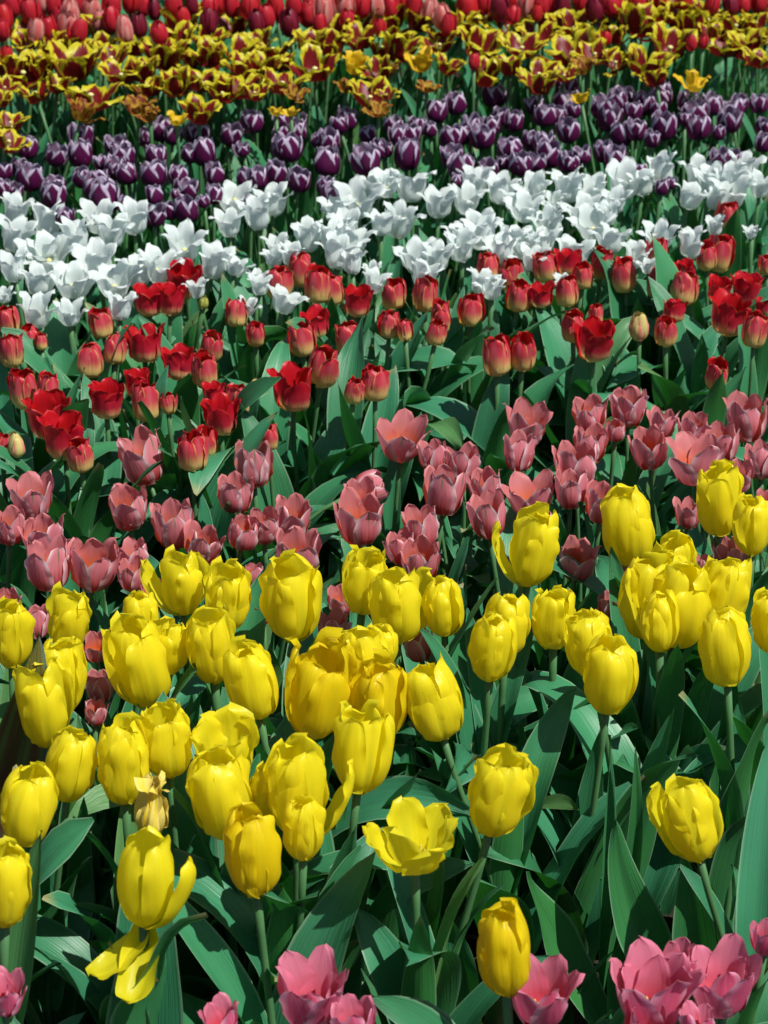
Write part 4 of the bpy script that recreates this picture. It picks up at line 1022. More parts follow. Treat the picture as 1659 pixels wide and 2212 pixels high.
f cup 0.312 4.968 0.510 0.0625 9 -5|red and yellow flamed tulip, fifth from right in the fourth row of the flamed bed
f cup -0.161 4.970 0.509 0.0677 3 0|red and yellow flamed tulip, fifth from left in the sixth row of the flamed bed
f cup -0.250 4.972 0.504 0.0625 4 3|red and yellow flamed tulip, fourth from left in the sixth row of the flamed bed
f cup -0.762 4.986 0.505 0.0575 -4 -4|red and yellow flamed tulip, third from left in the back row of the flamed bed
f cup -0.710 4.986 0.500 0.0627 -0 -2|red and yellow flamed tulip, fourth from left in the back row of the flamed bed
b sal -0.782 4.990 0.536 0.0417 8 6|pale salmon tulip, third from left in the front row of the top edge
b cup -0.688 4.994 0.535 0.0470 12 -5|crimson tulip, sixth from left in the front row of the top edge
f cup -0.639 4.995 0.495 0.0576 -1 3|red and yellow flamed tulip, leftmost in the seventh row of the flamed bed
b sal -0.585 4.999 0.533 0.0470 -7 4|pale salmon tulip, seventh from left in the front row of the top edge
f cup -0.809 5.000 0.501 0.0629 -7 -22|red and yellow flamed tulip, second from left in the back row of the flamed bed
f cup -0.120 5.002 0.501 0.0629 5 3|red and yellow flamed tulip, sixth from left in the sixth row of the flamed bed
f cup -0.571 5.003 0.495 0.0577 1 8|red and yellow flamed tulip, second from left in the seventh row of the flamed bed
f cup -0.288 5.004 0.506 0.0577 -7 -9|red and yellow flamed tulip, fifth from left in the seventh row of the flamed bed
f cup 0.819 5.005 0.495 0.0777 -10 -1|red and yellow flamed tulip, rightmost in the third row of the flamed bed
f cup 0.650 5.005 0.500 0.0813 6 -6|red and yellow flamed tulip, third from right in the third row of the flamed bed
f cup -0.473 5.022 0.506 0.0789 5 3|red and yellow flamed tulip, third from left in the seventh row of the flamed bed
f cup -0.010 5.026 0.484 0.0448 8 9|red and yellow flamed tulip, seventh from left in the fifth row of the flamed bed
b cup -0.867 5.032 0.525 0.0421 7 -6|crimson tulip, leftmost in the front row of the top edge
b cup -0.762 5.033 0.530 0.0499 3 -5|crimson tulip, fourth from left in the front row of the top edge
f cup 0.780 5.035 0.497 0.0738 -2 4|red and yellow flamed tulip, second from right in the third row of the flamed bed
b red -0.010 5.038 0.531 0.0316 -1 -0|bright scarlet tulip, seventh from right in the front row of the top edge
f cup 0.127 5.040 0.496 0.0581 1 -2|red and yellow flamed tulip, seventh from right in the fifth row of the flamed bed
b sal -0.721 5.043 0.527 0.0500 3 0|pale salmon tulip, fifth from left in the front row of the top edge
b red 0.625 5.050 0.520 0.0327 8 4|bright scarlet tulip, third from right in the front row of the top edge
b dark -0.559 5.052 0.530 0.0448 -2 0|dark maroon tulip, fifth from left in the second row of the top edge
f cup -0.401 5.052 0.498 0.0635 4 -5|red and yellow flamed tulip, fourth from left in the seventh row of the flamed bed
f cup 0.529 5.055 0.508 0.0502 6 11|red and yellow flamed tulip, fifth from right in the fifth row of the flamed bed
f cup 0.476 5.056 0.497 0.0741 0 7|red and yellow flamed tulip, third from right in the fourth row of the flamed bed
f cup 0.870 5.056 0.502 0.0450 -11 -1|red and yellow flamed tulip, rightmost in the fourth row of the flamed bed
f cup -0.052 5.058 0.502 0.0635 7 -7|red and yellow flamed tulip, seventh from left in the sixth row of the flamed bed
f cup 0.032 5.065 0.500 0.0636 5 10|red and yellow flamed tulip, eighth from left in the sixth row of the flamed bed
b cup 0.146 5.072 0.525 0.0424 4 -2|crimson tulip, sixth from right in the front row of the top edge
b cup -0.148 5.082 0.522 0.0371 3 -3|crimson tulip, ninth from left in the front row of the top edge
b dark -0.402 5.082 0.530 0.0424 1 1|dark maroon tulip, seventh from left in the second row of the top edge
b dark -0.291 5.083 0.530 0.0451 -1 3|dark maroon tulip, eighth from left in the second row of the top edge
b red -0.869 5.086 0.537 0.0424 -6 6|bright scarlet tulip, leftmost in the second row of the top edge
b dark -0.217 5.089 0.528 0.0504 -7 3|dark maroon tulip, seventh from right in the second row of the top edge
f cup 0.349 5.092 0.503 0.0639 -5 -8|red and yellow flamed tulip, sixth from right in the fifth row of the flamed bed
b cup -0.626 5.095 0.532 0.0452 -2 6|crimson tulip, fourth from left in the second row of the top edge
f cup -0.117 5.096 0.508 0.0586 -7 -9|red and yellow flamed tulip, sixth from left in the seventh row of the flamed bed
b red -0.461 5.097 0.540 0.0372 -8 -3|bright scarlet tulip, sixth from left in the second row of the top edge
f cup 0.762 5.099 0.507 0.0533 5 -1|red and yellow flamed tulip, second from right in the fourth row of the flamed bed
b cup 0.297 5.100 0.544 0.0372 6 3|crimson tulip, second from right in the second row of the top edge
f cup 0.134 5.112 0.498 0.0588 -7 5|red and yellow flamed tulip, seventh from right in the sixth row of the flamed bed
b sal -0.656 5.114 0.524 0.0373 2 5|pale salmon tulip, third from left in the second row of the top edge
b cup -0.085 5.116 0.529 0.0373 10 -1|crimson tulip, fourth from right in the second row of the top edge
b red 0.352 5.125 0.541 0.0320 1 2|bright scarlet tulip, rightmost in the second row of the top edge
b cup -0.272 5.134 0.530 0.0481 -4 2|crimson tulip, ninth from left in the second row of the top edge
f cup -0.651 5.137 0.502 0.0697 -7 -3|red and yellow flamed tulip, fifth from left in the back row of the flamed bed
b sal -0.139 5.137 0.535 0.0508 -1 -1|pale salmon tulip, fifth from right in the second row of the top edge
b sal 0.134 5.138 0.529 0.0509 -5 -2|pale salmon tulip, third from right in the second row of the top edge
b sal -0.727 5.153 0.531 0.0483 -1 -3|pale salmon tulip, second from left in the third row of the top edge
f cup 0.441 5.153 0.503 0.0646 -7 -2|red and yellow flamed tulip, fifth from right in the sixth row of the flamed bed
f cup -0.842 5.154 0.498 0.0700 3 0|red and yellow flamed tulip, leftmost in the back row of the flamed bed
f cup 0.409 5.155 0.497 0.0646 5 -12|red and yellow flamed tulip, sixth from right in the sixth row of the flamed bed
b dark 0.488 5.159 0.540 0.0483 -4 -7|dark maroon tulip, fourth from right in the third row of the top edge
f cup 0.189 5.179 0.497 0.0703 13 11|red and yellow flamed tulip, seventh from left in the seventh row of the flamed bed
b dark -0.536 5.182 0.531 0.0345 -4 -2|dark maroon tulip, fourth from left in the third row of the top edge
b cup -0.756 5.182 0.515 0.0432 2 4|crimson tulip, second from left in the second row of the top edge
f cup 0.595 5.183 0.507 0.0892 18 11|red and yellow flamed tulip, fourth from right in the sixth row of the flamed bed
f cup 0.870 5.184 0.506 0.0514 9 4|red and yellow flamed tulip, rightmost in the fifth row of the flamed bed
b sal -0.091 5.187 0.538 0.0485 5 -7|pale salmon tulip, sixth from left in the third row of the top edge
f cup 0.823 5.188 0.500 0.0650 -1 3|red and yellow flamed tulip, second from right in the fifth row of the flamed bed
b sal 0.108 5.189 0.532 0.0486 8 -4|pale salmon tulip, eighth from left in the third row of the top edge
f cup 0.726 5.190 0.499 0.0650 -1 3|red and yellow flamed tulip, fourth from right in the fifth row of the flamed bed
b cup -0.210 5.191 0.543 0.0459 4 5|crimson tulip, fifth from left in the fourth row of the top edge
b red -0.253 5.191 0.537 0.0459 -7 -2|bright scarlet tulip, fifth from left in the third row of the top edge
f cup -0.476 5.191 0.502 0.0812 -6 1|red and yellow flamed tulip, sixth from left in the back row of the flamed bed
b red -0.313 5.193 0.539 0.0540 -1 -1|bright scarlet tulip, fourth from left in the fourth row of the top edge
f cup 0.293 5.198 0.497 0.0814 -1 -2|red and yellow flamed tulip, eighth from left in the seventh row of the flamed bed
f cup 0.640 5.200 0.502 0.0569 -0 -2|red and yellow flamed tulip, third from right in the sixth row of the flamed bed
b cup -0.178 5.201 0.518 0.0487 -2 -5|crimson tulip, sixth from right in the second row of the top edge
b cup -0.828 5.203 0.523 0.0515 -4 -3|crimson tulip, leftmost in the third row of the top edge
b cup 0.070 5.204 0.539 0.0460 3 -5|crimson tulip, ninth from left in the fourth row of the top edge
f cup -0.059 5.205 0.501 0.0760 -7 -0|red and yellow flamed tulip, fifth from right in the back row of the flamed bed
f cup 0.084 5.211 0.499 0.0598 13 8|red and yellow flamed tulip, third from right in the back row of the flamed bed
b sal -0.685 5.211 0.527 0.0515 1 -3|pale salmon tulip, third from left in the third row of the top edge
b cup -0.054 5.211 0.537 0.0488 0 -6|crimson tulip, seventh from left in the fourth row of the top edge
b sal -0.021 5.218 0.536 0.0488 -7 3|pale salmon tulip, eighth from left in the fourth row of the top edge
b dark 0.271 5.220 0.530 0.0543 -11 -4|dark maroon tulip, ninth from left in the third row of the top edge
b cup -0.358 5.222 0.535 0.0489 -5 0|crimson tulip, third from left in the fourth row of the top edge
b cup -0.493 5.222 0.535 0.0461 -5 -1|crimson tulip, ninth from left in the back row of the top edge
f cup 0.697 5.224 0.501 0.0653 3 -5|red and yellow flamed tulip, second from right in the sixth row of the flamed bed
f cup -0.356 5.225 0.493 0.0709 -5 0|red and yellow flamed tulip, seventh from left in the back row of the flamed bed
b cup 0.016 5.229 0.530 0.0462 -4 2|crimson tulip, seventh from left in the third row of the top edge
b cup -0.130 5.229 0.533 0.0489 4 6|crimson tulip, sixth from left in the fourth row of the top edge
f cup 0.382 5.229 0.500 0.0654 4 -1|red and yellow flamed tulip, seventh from right in the seventh row of the flamed bed
b dark -0.451 5.233 0.532 0.0381 -4 -1|dark maroon tulip, leftmost in the fourth row of the top edge
b cup 0.533 5.234 0.532 0.0462 -5 3|crimson tulip, third from right in the third row of the top edge
b cup -0.642 5.235 0.531 0.0490 -2 -4|crimson tulip, sixth from left in the back row of the top edge
f cup 0.764 5.235 0.504 0.0600 -2 -3|red and yellow flamed tulip, rightmost in the sixth row of the flamed bed
b dark 0.419 5.236 0.526 0.0463 -2 -2|dark maroon tulip, fifth from right in the third row of the top edge
f cup 0.025 5.238 0.498 0.0655 6 6|red and yellow flamed tulip, fourth from right in the back row of the flamed bed
b cup -0.411 5.240 0.525 0.0490 -1 1|crimson tulip, second from left in the fourth row of the top edge
f cup 0.799 5.244 0.490 0.0602 -9 -8|red and yellow flamed tulip, third from right in the fifth row of the flamed bed
b cup 0.371 5.245 0.529 0.0491 2 -5|crimson tulip, sixth from right in the third row of the top edge
b cup 0.600 5.248 0.536 0.0436 8 1|crimson tulip, fourth from right in the fourth row of the top edge
b dark 0.819 5.251 0.530 0.0437 -9 4|dark maroon tulip, second from right in the third row of the top edge
b cup 0.393 5.251 0.536 0.0436 13 -1|crimson tulip, third from right in the back row of the top edge
b cup 0.775 5.254 0.532 0.0437 7 2|crimson tulip, second from right in the fourth row of the top edge
b cup 0.849 5.255 0.526 0.0328 -3 1|crimson tulip, rightmost in the third row of the top edge
b cup -0.879 5.256 0.526 0.0492 -4 -3|crimson tulip, leftmost in the back row of the top edge
b cup -0.720 5.257 0.534 0.0464 -3 -2|crimson tulip, fifth from left in the back row of the top edge
b sal 0.333 5.258 0.526 0.0492 -5 1|pale salmon tulip, seventh from right in the third row of the top edge
b cup -0.780 5.268 0.523 0.0493 -1 1|crimson tulip, fourth from left in the back row of the top edge
f cup 0.241 5.268 0.501 0.0466 5 -3|red and yellow flamed tulip, second from right in the back row of the flamed bed
b red 0.197 5.268 0.524 0.0613 -7 2|bright scarlet tulip, seventh from right in the fourth row of the top edge
f cup 0.587 5.271 0.500 0.0714 -11 2|red and yellow flamed tulip, fifth from right in the seventh row of the flamed bed
b red -0.175 5.271 0.525 0.0438 -5 4|bright scarlet tulip, sixth from right in the back row of the top edge
b cup 0.553 5.272 0.530 0.0438 -3 4|crimson tulip, fifth from right in the fourth row of the top edge
b red -0.602 5.273 0.530 0.0466 -0 -3|bright scarlet tulip, seventh from left in the back row of the top edge
b cup 0.712 5.273 0.533 0.0438 8 -2|crimson tulip, third from right in the fourth row of the top edge
b sal -0.810 5.273 0.530 0.0466 -9 -3|pale salmon tulip, third from left in the back row of the top edge
b cup 0.236 5.274 0.527 0.0438 0 -7|crimson tulip, sixth from right in the fourth row of the top edge
b red -0.389 5.275 0.527 0.0438 3 5|bright scarlet tulip, seventh from right in the back row of the top edge
b cup -0.860 5.278 0.526 0.0439 -4 4|crimson tulip, second from left in the back row of the top edge
f cup 0.741 5.279 0.509 0.0549 8 2|red and yellow flamed tulip, second from right in the seventh row of the flamed bed
b red 0.659 5.288 0.529 0.0439 7 -4|bright scarlet tulip, rightmost in the back row of the top edge
b cup 0.890 5.292 0.525 0.0440 -2 1|crimson tulip, rightmost in the fourth row of the top edge
b red 0.467 5.292 0.528 0.0495 -4 -0|bright scarlet tulip, second from right in the back row of the top edge
f cup 0.694 5.293 0.511 0.0661 7 2|red and yellow flamed tulip, third from right in the seventh row of the flamed bed
f cup 0.530 5.297 0.493 0.0607 -2 -8|red and yellow flamed tulip, sixth from right in the seventh row of the flamed bed
b red 0.303 5.302 0.523 0.0468 -3 -2|bright scarlet tulip, fourth from right in the back row of the top edge
b cup -0.573 5.303 0.514 0.0441 0 -4|crimson tulip, eighth from left in the back row of the top edge
f cup 0.625 5.315 0.500 0.0553 3 -13|red and yellow flamed tulip, fourth from right in the seventh row of the flamed bed
b red 0.033 5.318 0.519 0.0442 -3 -3|bright scarlet tulip, fifth from right in the back row of the top edge
f cup 0.914 5.359 0.489 0.0390 -1 5|red and yellow flamed tulip, rightmost in the seventh row of the flamed bed
f cup 0.663 5.359 0.497 0.0557 8 -12|red and yellow flamed tulip, rightmost in the back row of the flamed bed'''

KIND = {
 'y': ('yellow_tulip', 'yellow tulips of the front bed', .0046, 'yellow tulip'),
 'h': ('hot_pink_tulip', 'hot pink tulips along the bottom edge', .0042, 'pink tulip'),
 'p': ('pink_tulip', 'salmon pink tulips behind the yellow bed', .0034, 'pink tulip'),
 'r': ('red_tulip', 'red tulips with cream bases', .0038, 'red tulip'),
 'w': ('white_tulip', 'white lily flowered tulips', .0040, 'white tulip'),
 'u': ('purple_tulip', 'purple tulips with white edges', .0036, 'purple tulip'),
 'f': ('flamed_tulip', 'yellow and red flamed tulips', .0036, 'flamed tulip'),
 'b': ('red_spire_tulip', 'red and salmon tulips along the top edge', .0036, 'red tulip'),
}
STYLE = {  # kind, style -> shape, material
 'y': {'egg': 'egg', 'cup': 'cup', 'flare': 'cup', 'rag': 'cup', 'bowl': 'bowl', 'wide': 'bowl', 'drop': 'egg', 'wither': 'wither'},
 'h': {'wide': 'wide', 'cup': 'pink'}, 'p': {'cup': 'pink', 'wide': 'wide', 'bud': 'goblet', 'wilt': 'goblet'},
 'r': {'cup': 'barrel', 'bell': 'bell', 'bud': 'bud'}, 'w': {'cup': 'lily', 'wide': 'lily', 'bud': 'bud'},
 'u': {'cup': 'goblet'}, 'f': {'cup': 'flamed', 'dull': 'flamed', 'yel': 'flamed'},
 'b': {'cup': 'spire', 'sal': 'spire', 'dark': 'spire', 'red': 'spire'},
}
def matkey(k, st, i, rn):
    if k == 'y': return 'wither' if st == 'wither' else ('gold' if i in (4, 7, 14, 30, 33) else 'yellow')
    if k == 'h': return 'hot_pink'
    if k == 'p': return 'pink'
    if k == 'r': return {'bell': 'red_open', 'bud': 'red_bud'}.get(st, 'red')
    if k == 'w': return 'green_bud' if st == 'bud' else 'white'
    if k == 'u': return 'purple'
    if k == 'f': return {'dull': 'dull', 'yel': 'yel'}.get(st, 'flamed')
    return {'sal': 'salmon', 'dark': 'maroon', 'red': 'scarlet'}.get(st, 'crimson')

def leaf_plan(k, rn, H):
    """(family, length, height on the stem, outward tilt) for each leaf of one plant"""
    u = rn.uniform
    if k in 'yh':
        m = .72 if k == 'h' else 1
        L = [('broad', m*u(.26, .38)), ('broad', m*u(.24, .34)), (rn.choice(('long', 'broad')), m*u(.28, .40)), ('long', m*u(.26, .36)), (rn.choice(('arch', 'broad', 'long')), m*u(.26, .36))]
    elif k == 'p':
        L = [('long', u(.22, .31)), ('slim', u(.22, .30)), ('broad', u(.18, .28)), ('long', u(.20, .28)), ('arch', u(.18, .28))]
    elif k == 'r':
        L = [('broad', u(.27, .37)), ('arch', u(.26, .38)), ('long', u(.27, .38)), ('broad', u(.24, .34)), (rn.choice(('arch', 'long', 'broad')), u(.26, .36))]
        if rn.random() < .5: L.append((rn.choice(('arch', 'broad')), u(.26, .36)))
    elif k in 'wu':
        L = [('broad', u(.27, .36)), ('long', u(.28, .37)), ('long', u(.25, .35)), (rn.choice(('arch', 'broad')), u(.24, .34))]
    else:
        L = [('slim', u(.24, .38)), ('long', u(.2, .34)), ('slim', u(.24, .36)), ('long', u(.22, .32))]
    out, z = [], .0
    for fam, ln in L:
        out.append((fam, ln, z))
        z += rn.uniform(.015, .05)
    return out

def build(i, line):
    head, label = line.split('|')
    k, st, *num = head.split()
    x, y, H, W, lx, ly = map(float, num)
    name, group, srad, cat = KIND[k]
    rn = random.Random(i * 7919 + 13)
    shape = STYLE[k].get(st, list(STYLE[k].values())[0])
    mk = matkey(k, st, i, rn)
    # head: its base sits half a head below the recorded centre
    if k == 'h': W *= .93
    if k == 'p': W *= .93
    if k == 'w': W *= 1.02
    if k == 'b': W *= .92
    if k == 'f': W *= 1.08
    hh = max(p[1] for p in SHAPE[shape]['p']) * W
    if st == 'wilt': lx, ly = 70, 10
    tilt = Matrix.Rotation(radians(lx), 4, 'Y') @ Matrix.Rotation(radians(-ly), 4, 'X')
    axis = tilt @ Vector((0, 0, 1))
    hb = Vector((x, y, H)) - axis * hh * .5                     # world point of the head's base
    base = Vector((hb.x - axis.x * H * .75 + rn.gauss(0, .012), hb.y - axis.y * H * .5 + rn.gauss(0, .012), 0))
    root = bpy.data.objects.new(name, None)
    root.empty_display_size = .02
    col.objects.link(root)
    root.location = base
    root['label'] = label; root['category'] = cat; root['group'] = group
    # stem
    a, d = Vector((0, 0, -.01)), hb - base
    c1 = Vector((rn.gauss(0, .008), rn.gauss(0, .008), d.z * .4)); c2 = d - axis * d.z * .38
    pts = []
    for q in range(9):
        t = q / 8
        pts.append((1-t)**3 * a + 3*(1-t)**2*t * c1 + 3*(1-t)*t*t * c2 + t**3 * d)
    rs = srad * rn.uniform(.88, 1.12)
    add('stem', tube(pts, [rs*1.15, rs*1.1, rs*1.05, rs, rs, rs*.97, rs*.95, rs*.98, rs*1.15], 7, STEM), root, Matrix())
    # petals
    tall = rn.uniform(.90, 1.08)
    if k == 'f': tall *= .95
    hm = Matrix.Translation(d) @ tilt @ Matrix.Diagonal((W, W, W * tall, 1))
    fl = add('flower', RECEPTACLE, root, hm)
    outer, inner = petals(shape, mk)
    rot = rn.uniform(0, 2*pi) if k not in 'yr' else -pi/2 + rn.uniform(-.7, .7)
    spread = {'y': 3, 'h': 6, 'p': 4, 'r': 4, 'w': 9, 'u': 3.5, 'f': 14, 'b': 6}[k]
    openy = {'wide': 4, 'rag': 4, 'bell': 3}.get(st, 0)
    if st == 'wide' and k == 'y': openy, spread = 9, 12
    if st == 'rag': spread = 11
    if k == 'f': openy = rn.uniform(0, 18)
    if k == 'w': openy = rn.uniform(-3, 10)
    if k == 'u': openy = rn.uniform(-4, 6)
    for ring, lib in ((0, outer), (1, inner)):
        for q in range(3):
            az = rot + ring * pi/3 + q * 2*pi/3 + rn.gauss(0, .09)
            op = openy + rn.gauss(0, spread) * (1 if ring == 0 else .7)
            if k == 'y' and st != 'wide': op = min(max(op, -5), 12)
            if st == 'flare' and ring == 0 and q == 1 + (i % 2): op = 24
            drop = None
            if st == 'drop' and ring == 0: drop = (118, 128, 20)[q]; az = (radians(-150), radians(-100), radians(-15))[q]
            ang = radians(drop if drop is not None else op)
            s = rn.uniform(.94, 1.05) * (.82 if drop and drop > 90 else 1)
            m = Matrix.Rotation(az, 4, 'Z') @ Matrix.Rotation(ang, 4, 'Y') @ Matrix.Diagonal((s, s, s * rn.uniform(.96, 1.05), 1))
            add('petal', rn.choice(lib), fl, m)
    if k == 'h' and st == 'wide':
        for q in range(2):
            s = rn.uniform(.7, .85)
            m = Matrix.Rotation(rot + .5 + q * pi/2 + rn.gauss(0, .2), 4, 'Z') @ Matrix.Rotation(radians(rn.gauss(-4, 7)), 4, 'Y') @ Matrix.Diagonal((s, s, s * 1.05, 1))
            add('petal', rn.choice(inner), fl, m)
    if (st == 'wide' and k in 'wphy') or (k in 'wf' and st == 'cup') or st == 'bell' or k == 'h':
        add('pistil', PISTIL_ME, fl, Matrix())
        if st == 'wide':
            for q in range(6):
                add('stamen', STAMEN_ME, fl, Matrix.Rotation(rot + q * pi/3, 4, 'Z'))
    # leaves
    la = rn.uniform(0, 2*pi)
    for fam, ln, z in leaf_plan(k, rn, H):
        t = z / max(d.z, .1)
        sp = (1-t)**3 * a + 3*(1-t)**2*t * c1 + 3*(1-t)*t*t * c2 + t**3 * d
        m = Matrix.Translation(sp) @ Matrix.Rotation(la, 4, 'Z') @ Matrix.Rotation(rn.gauss(.02, .08), 4, 'Y') @ Matrix.Diagonal((ln, ln * rn.choice((-1, 1)) * rn.uniform(.85, 1.15) * (1.22 if k in 'yr' else 1), ln, 1))
        add('leaf', rn.choice(LEAVES[fam]), root, m)
        la += rn.uniform(1.7, 2.6)
    return root

for i, line in enumerate(DATA.strip().split('\n')):
    build(i, line)

# ------------------------------------------------------------------ low foliage that fills the beds
def foliage(name, x0, x1, y0, y1, n, lo, hi, seed, label):
    rn = random.Random(seed)
    V, F, UV = [], [], []
    geos = []
    for i in range(14):
        q = random.Random(seed * 50 + i)
        geos.append(leaf_geo(seed + i, q.uniform(.13, .24), q.uniform(.2, 1.4), q.uniform(.05, .5), q.uniform(.4, .9), q.uniform(.03, .15), q.gauss(0, .4), 5, 9))
    for _ in range(n):
        v, f, uv = rn.choice(geos)
        y = rn.uniform(y0, y1)
        half = (.17 * y + .12)
        m = Matrix.Translation((rn.uniform(-half, half), y, 0)) @ Matrix.Rotation(rn.uniform(0, 6.28), 4, 'Z') @ Matrix.Scale(rn.uniform(lo, hi), 4)
        b = len(V)
        V += [tuple(m @ Vector(p)) for p in v]; UV += uv
        F += [tuple(b + q for q in t) for t in f]
    o = bpy.data.objects.new(name, mesh_of(name, V, F, LEAF, UV))
    col.objects.link(o); o['kind'] = 'stuff'; o['label'] = label; o['category'] = 'foliage'
foliage('low_tulip_foliage', 0, 0, 2.03, 2.67, 110, .10, .20, 11, 'low tulip leaves crowding the yellow bed')
foliage('low_tulip_foliage', 0, 0, 2.67, 3.38, 480, .12, .24, 12, 'low tulip leaves crowding the pink and red beds')
foliage('low_tulip_foliage', 0, 0, 3.38, 4.62, 800, .16, .30, 13, 'upright tulip leaves crowding the white and purple beds')
foliage('low_tulip_foliage', 0, 0, 4.62, 7.77, 1500, .18, .36, 14, 'narrow tulip leaves crowding the flamed and back beds')

# ------------------------------------------------------------------ flowerless plants and the dark plate
def blade(p, q, width, face, bow, fold, seed, mat=None):
    """one leaf from p to q (local metres), its upper side turned to the compass angle face"""
    rn = random.Random(seed)
    ax = q - p; L = ax.length
    up = Vector((cos(radians(face)), sin(radians(face)), .25))
    up = (up - ax * (up.dot(ax) / L**2)).normalized()
    sd_ = ax.normalized().cross(up)
    ph, fr = rn.uniform(0, 6.28), rn.uniform(1.2, 2.0)
    nu, nv = 11, 22
    m = mat or LEAF
    V, UV = [], []
    for j in range(nv):
        s = j / (nv - 1)
        c = p + ax * s - up * (bow * L * (s * (1 - s) * 2.2 + max(0, s - .8) ** 2 * -3.0)) + sd_ * (.035 * L * (sin(3.6 * s + ph) - sin(ph)))
        w = min(((s + .10) / .42) ** .6, 1.0) * (max(0, 1 - s) / .45) ** .75 if s > .55 else min(((s + .10) / .42) ** .6, 1.0)
        w = min(w, 1.0) * width * .5
        tw = .5 * sin(ph) * s * s
        for i in range(nu):
            u = -1 + 2 * i / (nu - 1)
            fa = fold * (1.15 - s)
            yy, hh = u * w * cos(fa * abs(u)), abs(u) ** 1.3 * w * sin(fa)
            hh += .10 * width * u * u * sin(6.28 * fr * s + ph + (2.2 if u > 0 else 0)) * s
            hh -= .06 * w * math.exp(-(u / .12) ** 2)
            y2, h2 = yy * cos(tw) - hh * sin(tw), yy * sin(tw) + hh * cos(tw)
            V.append(tuple(c + sd_ * y2 + up * h2)); UV.append(((u + 1) / 2, s))
    return mesh_of('leaf', V, grid_faces(nu, nv), m, UV)

def sprout(i, x, y, blades, label):
    root = bpy.data.objects.new('leafy_tulip_plant', None)
    root.empty_display_size = .02
    col.objects.link(root); root.location = (x, y, 0)
    root['label'] = label; root['category'] = 'leafy plant'; root['group'] = 'tulip plants without a flower'
    for k, (tx, ty, tz, width, face, bow, fold) in enumerate(blades):
        add('leaf', blade(Vector((0, 0, .0)), Vector((tx - x, ty - y, tz)), width, face, bow, fold, 4000 + i * 7 + k), root, Matrix())
sprout(0, -0.066, 2.255, [(-0.045, 2.255, 0.329, 0.037, -20, 0.03, 0.9)], 'tall narrow folded leaf rising between the two long-stemmed yellow tulips, lower centre')
sprout(1, 0.020, 2.468, [(0.008, 2.468, 0.323, 0.033, -35, 0.02, 0.9)], 'tall leaf blade standing at the right side of the tulip below the ruffled one')
sprout(2, 0.000, 2.185, [(0.059, 2.125, 0.349, 0.045, -150, 0.05, 0.7)], 'dark broad leaf leaning up to the base of the gaping yellow tulip')
sprout(3, 0.102, 2.125, [(0.074, 2.125, 0.257, 0.054, -120, 0.04, 0.7), (0.041, 2.075, 0.107, 0.045, -60, 0.1, 0.4)], 'broad dark leaf just left of the lone golden tulip at the bottom')
sprout(4, 0.277, 2.237, [(0.247, 2.267, 0.397, 0.027, -60, 0.02, 1), (0.282, 2.267, 0.397, 0.027, -110, 0.02, 1)], 'pair of slim leaves sheathing the long bare stem, right of centre')
sprout(5, 0.381, 2.185, [(0.287, 2.185, 0.353, 0.069, -60, 0.08, 0.6), (0.364, 2.155, 0.321, 0.063, -110, 0.05, 0.8)], 'pair of big folded leaves in front of the lone leaning yellow tulip')
sprout(6, 0.478, 2.468, [(0.433, 2.468, 0.386, 0.047, -120, 0.03, 0.8)], 'tall leaf blade before the long closed tulip near the right edge')
sprout(7, 0.289, 2.185, [(0.164, 2.165, 0.276, 0.063, -40, 0.16, 0.4), (0.315, 2.205, 0.198, 0.052, -80, 0.04, 0.9)], 'arching broad leaf curving left beside the long bare stem, lower right')
sprout(8, -0.366, 2.237, [(-0.37, 2.237, 0.336, 0.042, -80, 0.03, 0.5)], 'tall dark upright leaf between the left edge tulips and the shedding one')
sprout(9, -0.328, 2.125, [(-0.256, 2.125, 0.258, 0.059, -50, 0.05, 0.8), (-0.198, 2.125, 0.156, 0.057, -80, 0.1, 0.5)], 'broad grey green leaf rising to the base of the shedding tulip')
sprout(10, -0.222, 2.150, [(-0.146, 2.15, 0.289, 0.037, -60, -0.05, 0.9), (-0.235, 2.15, 0.178, 0.04, -70, 0.05, 0.7)], 'slim leaf bending right across the crinkled golden tulip, lower left')
sprout(11, -0.410, 2.237, [(-0.461, 2.207, 0.21, 0.053, 60, 0.2, 0.3), (-0.377, 2.237, 0.159, 0.047, -70, 0.1, 0.5)], 'drooping leaf arching beside the lowest yellow tulip at the left edge')
sprout(12, 0.196, 2.378, [(0.154, 2.428, 0.322, 0.037, -60, 0.03, 0.8), (0.212, 2.398, 0.285, 0.055, -100, 0.03, 0.6)], 'upright broad leaves behind the tall open tulip leaning right')
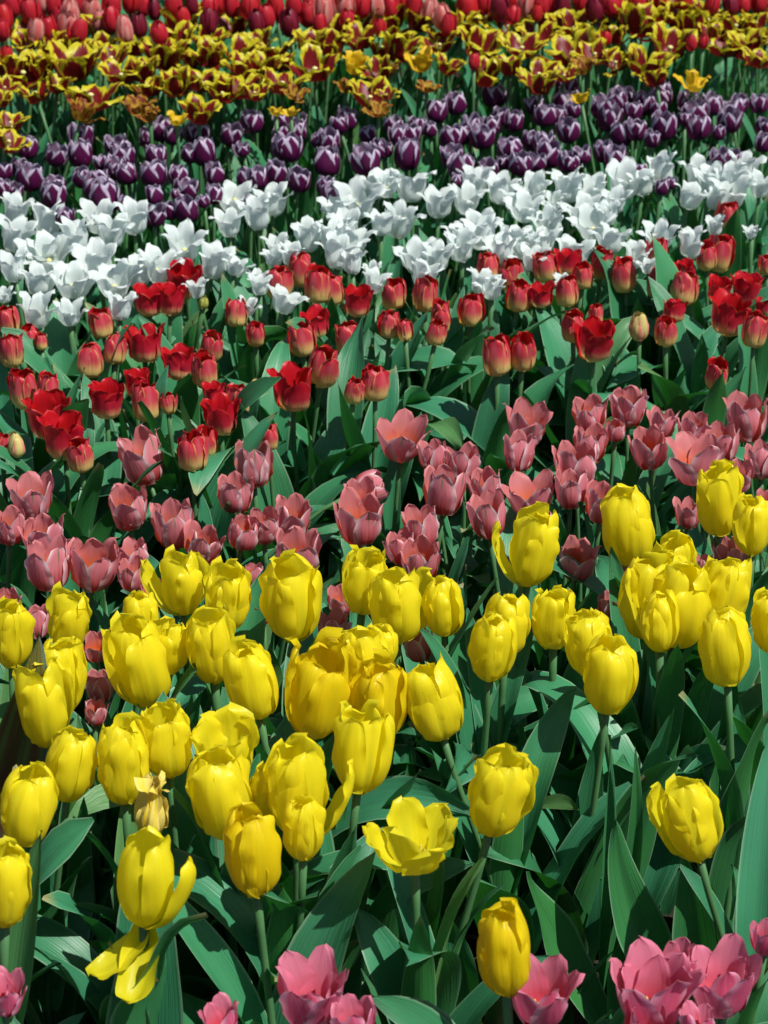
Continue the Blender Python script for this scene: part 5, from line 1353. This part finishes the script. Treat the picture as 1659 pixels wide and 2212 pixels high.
sprout(13, 0.359, 2.468, [(0.394, 2.498, 0.306, 0.05, -150, 0.12, 0.4), (0.342, 2.498, 0.32, 0.044, -70, 0.05, 0.7)], 'wavy leaf arching over toward the right edge, behind the lone leaning tulip')
sprout(14, -0.121, 2.185, [(-0.138, 2.185, 0.268, 0.043, -70, 0.04, 0.8), (-0.078, 2.185, 0.213, 0.049, -60, 0.08, 0.5)], 'leaf pair below the hidden yellow tulip at lower centre')
sprout(15, 0.078, 2.311, [(0.104, 2.361, 0.337, 0.038, -130, 0.03, 0.8), (0.041, 2.361, 0.31, 0.036, -60, 0.03, 0.8)], 'upright leaves behind the gaping yellow tulip')
sprout(16, 0.481, 2.237, [(0.434, 2.237, 0.243, 0.07, 120, 0.15, 0.4), (0.462, 2.237, 0.284, 0.053, -120, 0.05, 0.7)], 'wide leaf reaching past the lone leaning tulip at the right edge')
sprout(17, -0.008, 3.482, [(-0.11, 3.462, 0.226, 0.069, -40, 0.18, 0.3)], 'broad leaf folded over flat between the red and pink beds, centre')
sprout(18, 0.267, 3.570, [(0.292, 3.59, 0.281, 0.05, -100, 0.03, 0.6)], 'tall grey green leaf behind the pink tulips, right of centre')
sprout(19, -0.538, 3.552, [(-0.515, 3.552, 0.245, 0.066, -80, 0.03, 0.5), (-0.47, 3.552, 0.192, 0.058, -40, 0.1, 0.5)], 'broad upright leaf behind the leftmost open pink tulip')


g = G('olive leaf')
u_, v_ = g.uv()
n_ = g.noise(g.xyz(g.math('MULTIPLY', u_, 9), g.math('MULTIPLY', v_, 1.2), 3), 1, 3)
c_ = g.mix(g.step(n_, .42, .6), (.12, .17, .05), (.12, .05, .035))
c_ = g.mix(g.step(u_, .86, .90), c_, (.08, .13, .16))
OLIVE = g.finish(c_, .35, .5, .15, (.06, .10, .02, 1))
root = bpy.data.objects.new('leafy_tulip_plant', None); col.objects.link(root)
root.location = (-0.566, 2.255, 0)
root['label'] = 'dark olive and brown streaked leaf with grey rim at the left edge'
root['category'] = 'leafy plant'; root['group'] = 'tulip plants without a flower'
add('leaf', blade(Vector((0, 0, 0)), Vector((0.133, 0, 0.567)), .100, -95, .02, .25, 77, OLIVE), root, Matrix())
